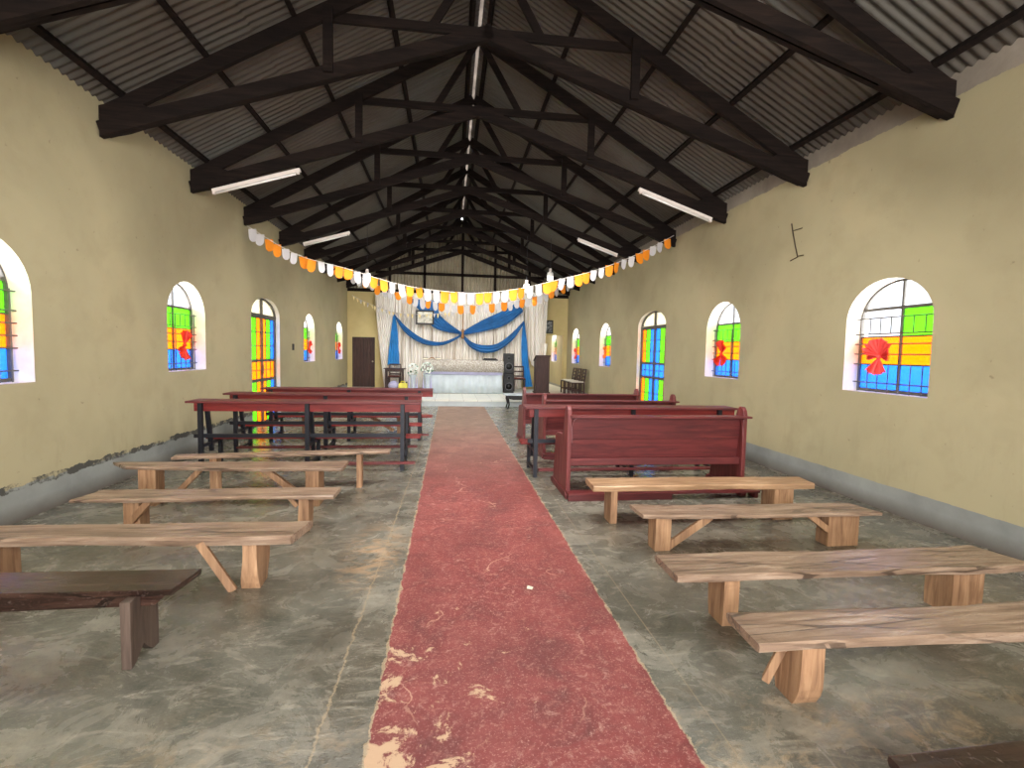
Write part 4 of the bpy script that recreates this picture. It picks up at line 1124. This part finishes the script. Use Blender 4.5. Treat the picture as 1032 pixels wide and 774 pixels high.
# ------------------------------------------------------------------ small things
w = empty('dry_twig', (XR, 5.9, 3.0), 'thin dry twig stuck on the upper right wall', 'twig')
mb = MB(); mb.tube([(XR-.006,6.02,3.32),(XR-.007,5.98,3.18),(XR-.006,5.93,3.02),(XR-.007,5.87,2.86)], .008, 5); mb.build('stem', M['wire'], w)
for p in (((XR-.006,5.99,3.22),(XR-.02,5.80,3.21)), ((XR-.006,5.87,2.86),(XR-.02,5.99,2.83)), ((XR-.006,5.87,2.87),(XR-.02,5.75,2.86))):
    mb = MB(); mb.tube(p, .006, 5); mb.build('side_twig', M['wire'], w)
sw = empty('light_switch', (XL, 12.1, 1.55), 'small dark switch on the left wall between door and far window', 'switch')
MB().box(XL+.0, XL+.02, 12.05, 12.15, 1.5, 1.65).build('plate', M['black'], sw, bevel=.003)
mb = MB(); mb.add([(.52,3.06,.004),(.55,3.04,.006),(.565,3.07,.004),(.53,3.09,.008)], [(0,1,2,3)])
o = mb.build('paper_scrap', M['paper'], None, solid=.003); setp(o, 'tiny white paper scrap lying on the red aisle', 'paper')

# ------------------------------------------------------------------ light
world = bpy.data.worlds.new('sky'); scene.world = world; world.use_nodes = True
bg = world.node_tree.nodes['Background']
tc = world.node_tree.nodes.new('ShaderNodeTexCoord'); gr = world.node_tree.nodes.new('ShaderNodeTexGradient'); rp = world.node_tree.nodes.new('ShaderNodeValToRGB')
mp = world.node_tree.nodes.new('ShaderNodeMapping'); mp.inputs['Rotation'].default_value = (0, math.radians(90), 0)
world.node_tree.links.new(tc.outputs['Generated'], mp.inputs['Vector']); world.node_tree.links.new(mp.outputs[0], gr.inputs['Vector']); world.node_tree.links.new(gr.outputs['Fac'], rp.inputs['Fac'])
rp.color_ramp.elements[0].color = (.86,.90,1,1); rp.color_ramp.elements[1].color = (.95,.97,1,1)
world.node_tree.links.new(rp.outputs[0], bg.inputs['Color']); bg.inputs['Strength'].default_value = 5.0

def area(name, loc, aim, sx, sy, power, color=(1,1,1), spec=1.0):
    ld = bpy.data.lights.new(name, 'AREA'); ld.shape = 'RECTANGLE'; ld.size = sx; ld.size_y = sy; ld.energy = power; ld.color = color; ld.specular_factor = spec
    o = bpy.data.objects.new(name, ld); COL.objects.link(o); o.location = loc
    d_ = Vector(aim).normalized(); o.rotation_euler = d_.to_track_quat('-Z', 'Y').to_euler()
    return o
WP = 135
for yc in (4.36, 7.45, 13.49, 16.97):
    area('daylight', (XL-.5, yc, 1.85), (1,0,-.0), 1.2, 1.5, WP, (1,.98,.94))
for yc in (4.52, 7.56, 13.68, 17.02, 20.65):
    area('daylight', (XR+.5, yc, 1.85), (-1,0,-.0), 1.2, 1.5, WP, (1,.99,.97))
for X, s in ((XL, -1), (XR, 1)):
    area('daylight', (X+s*.5, 10.45, 1.25), (-s,0,0), 1.7, 2.6, WP*2.2, (1,.99,.97))
# added fill, no fixtures: behind the viewer, and along the hall facing the altar
area('rear_fill', (XC, YB+.3, 2.2), (0,1,.02), 5.5, 3.2, 200, (1,.98,.95), .3)  # fill added behind the viewer to brighten the near hall
area('upper_fill', (XC, -1.6, 3.1), (0,1,.35), 5.0, 1.2, 120, (1,.93,.83), .3)  # unseen fill added to lift the near upper walls and trusses
for y, p in ((4.3, 120), (8.3, 92), (12.0, 72), (15.3, 54)):
    area('hall_fill', (XC, y, 3.45), (0,.52,-.85), 4.5, 1.2, p, (1,.98,.95), .15)  # added fill panels, turned so their lit side stays out of view

area('vestry_fill', (3.3, 20.6, 2.9), (0,0,-1), 1.2, 1.2, 34)  # fill added above the doorway's view to brighten the side room

# ------------------------------------------------------------------ camera
cam = bpy.data.cameras.new('camera'); co = bpy.data.objects.new('camera', cam); COL.objects.link(co)
yaw, pit, rol, fpx = .1282, .0648, .0202, 489.5
cam.sensor_fit = 'HORIZONTAL'; cam.sensor_width = 36; cam.lens = 36*fpx/1032; cam.clip_start = .05; cam.clip_end = 200
fwd = Vector((math.sin(yaw)*math.cos(pit), math.cos(yaw)*math.cos(pit), -math.sin(pit)))
rt = Vector((math.cos(yaw), -math.sin(yaw), 0)); up = rt.cross(fwd)
c_, s_ = math.cos(rol), math.sin(rol)
# positive roll turns the picture clockwise
r2 = rt*c_ + up*s_; u2 = up*c_ - rt*s_
co.matrix_world = Matrix(((r2.x,u2.x,-fwd.x,0),(r2.y,u2.y,-fwd.y,0),(r2.z,u2.z,-fwd.z,1.55),(0,0,0,1)))
scene.camera = co
scene.view_settings.view_transform = 'Standard'
scene.view_settings.look = 'None'
scene.view_settings.exposure = 0.85
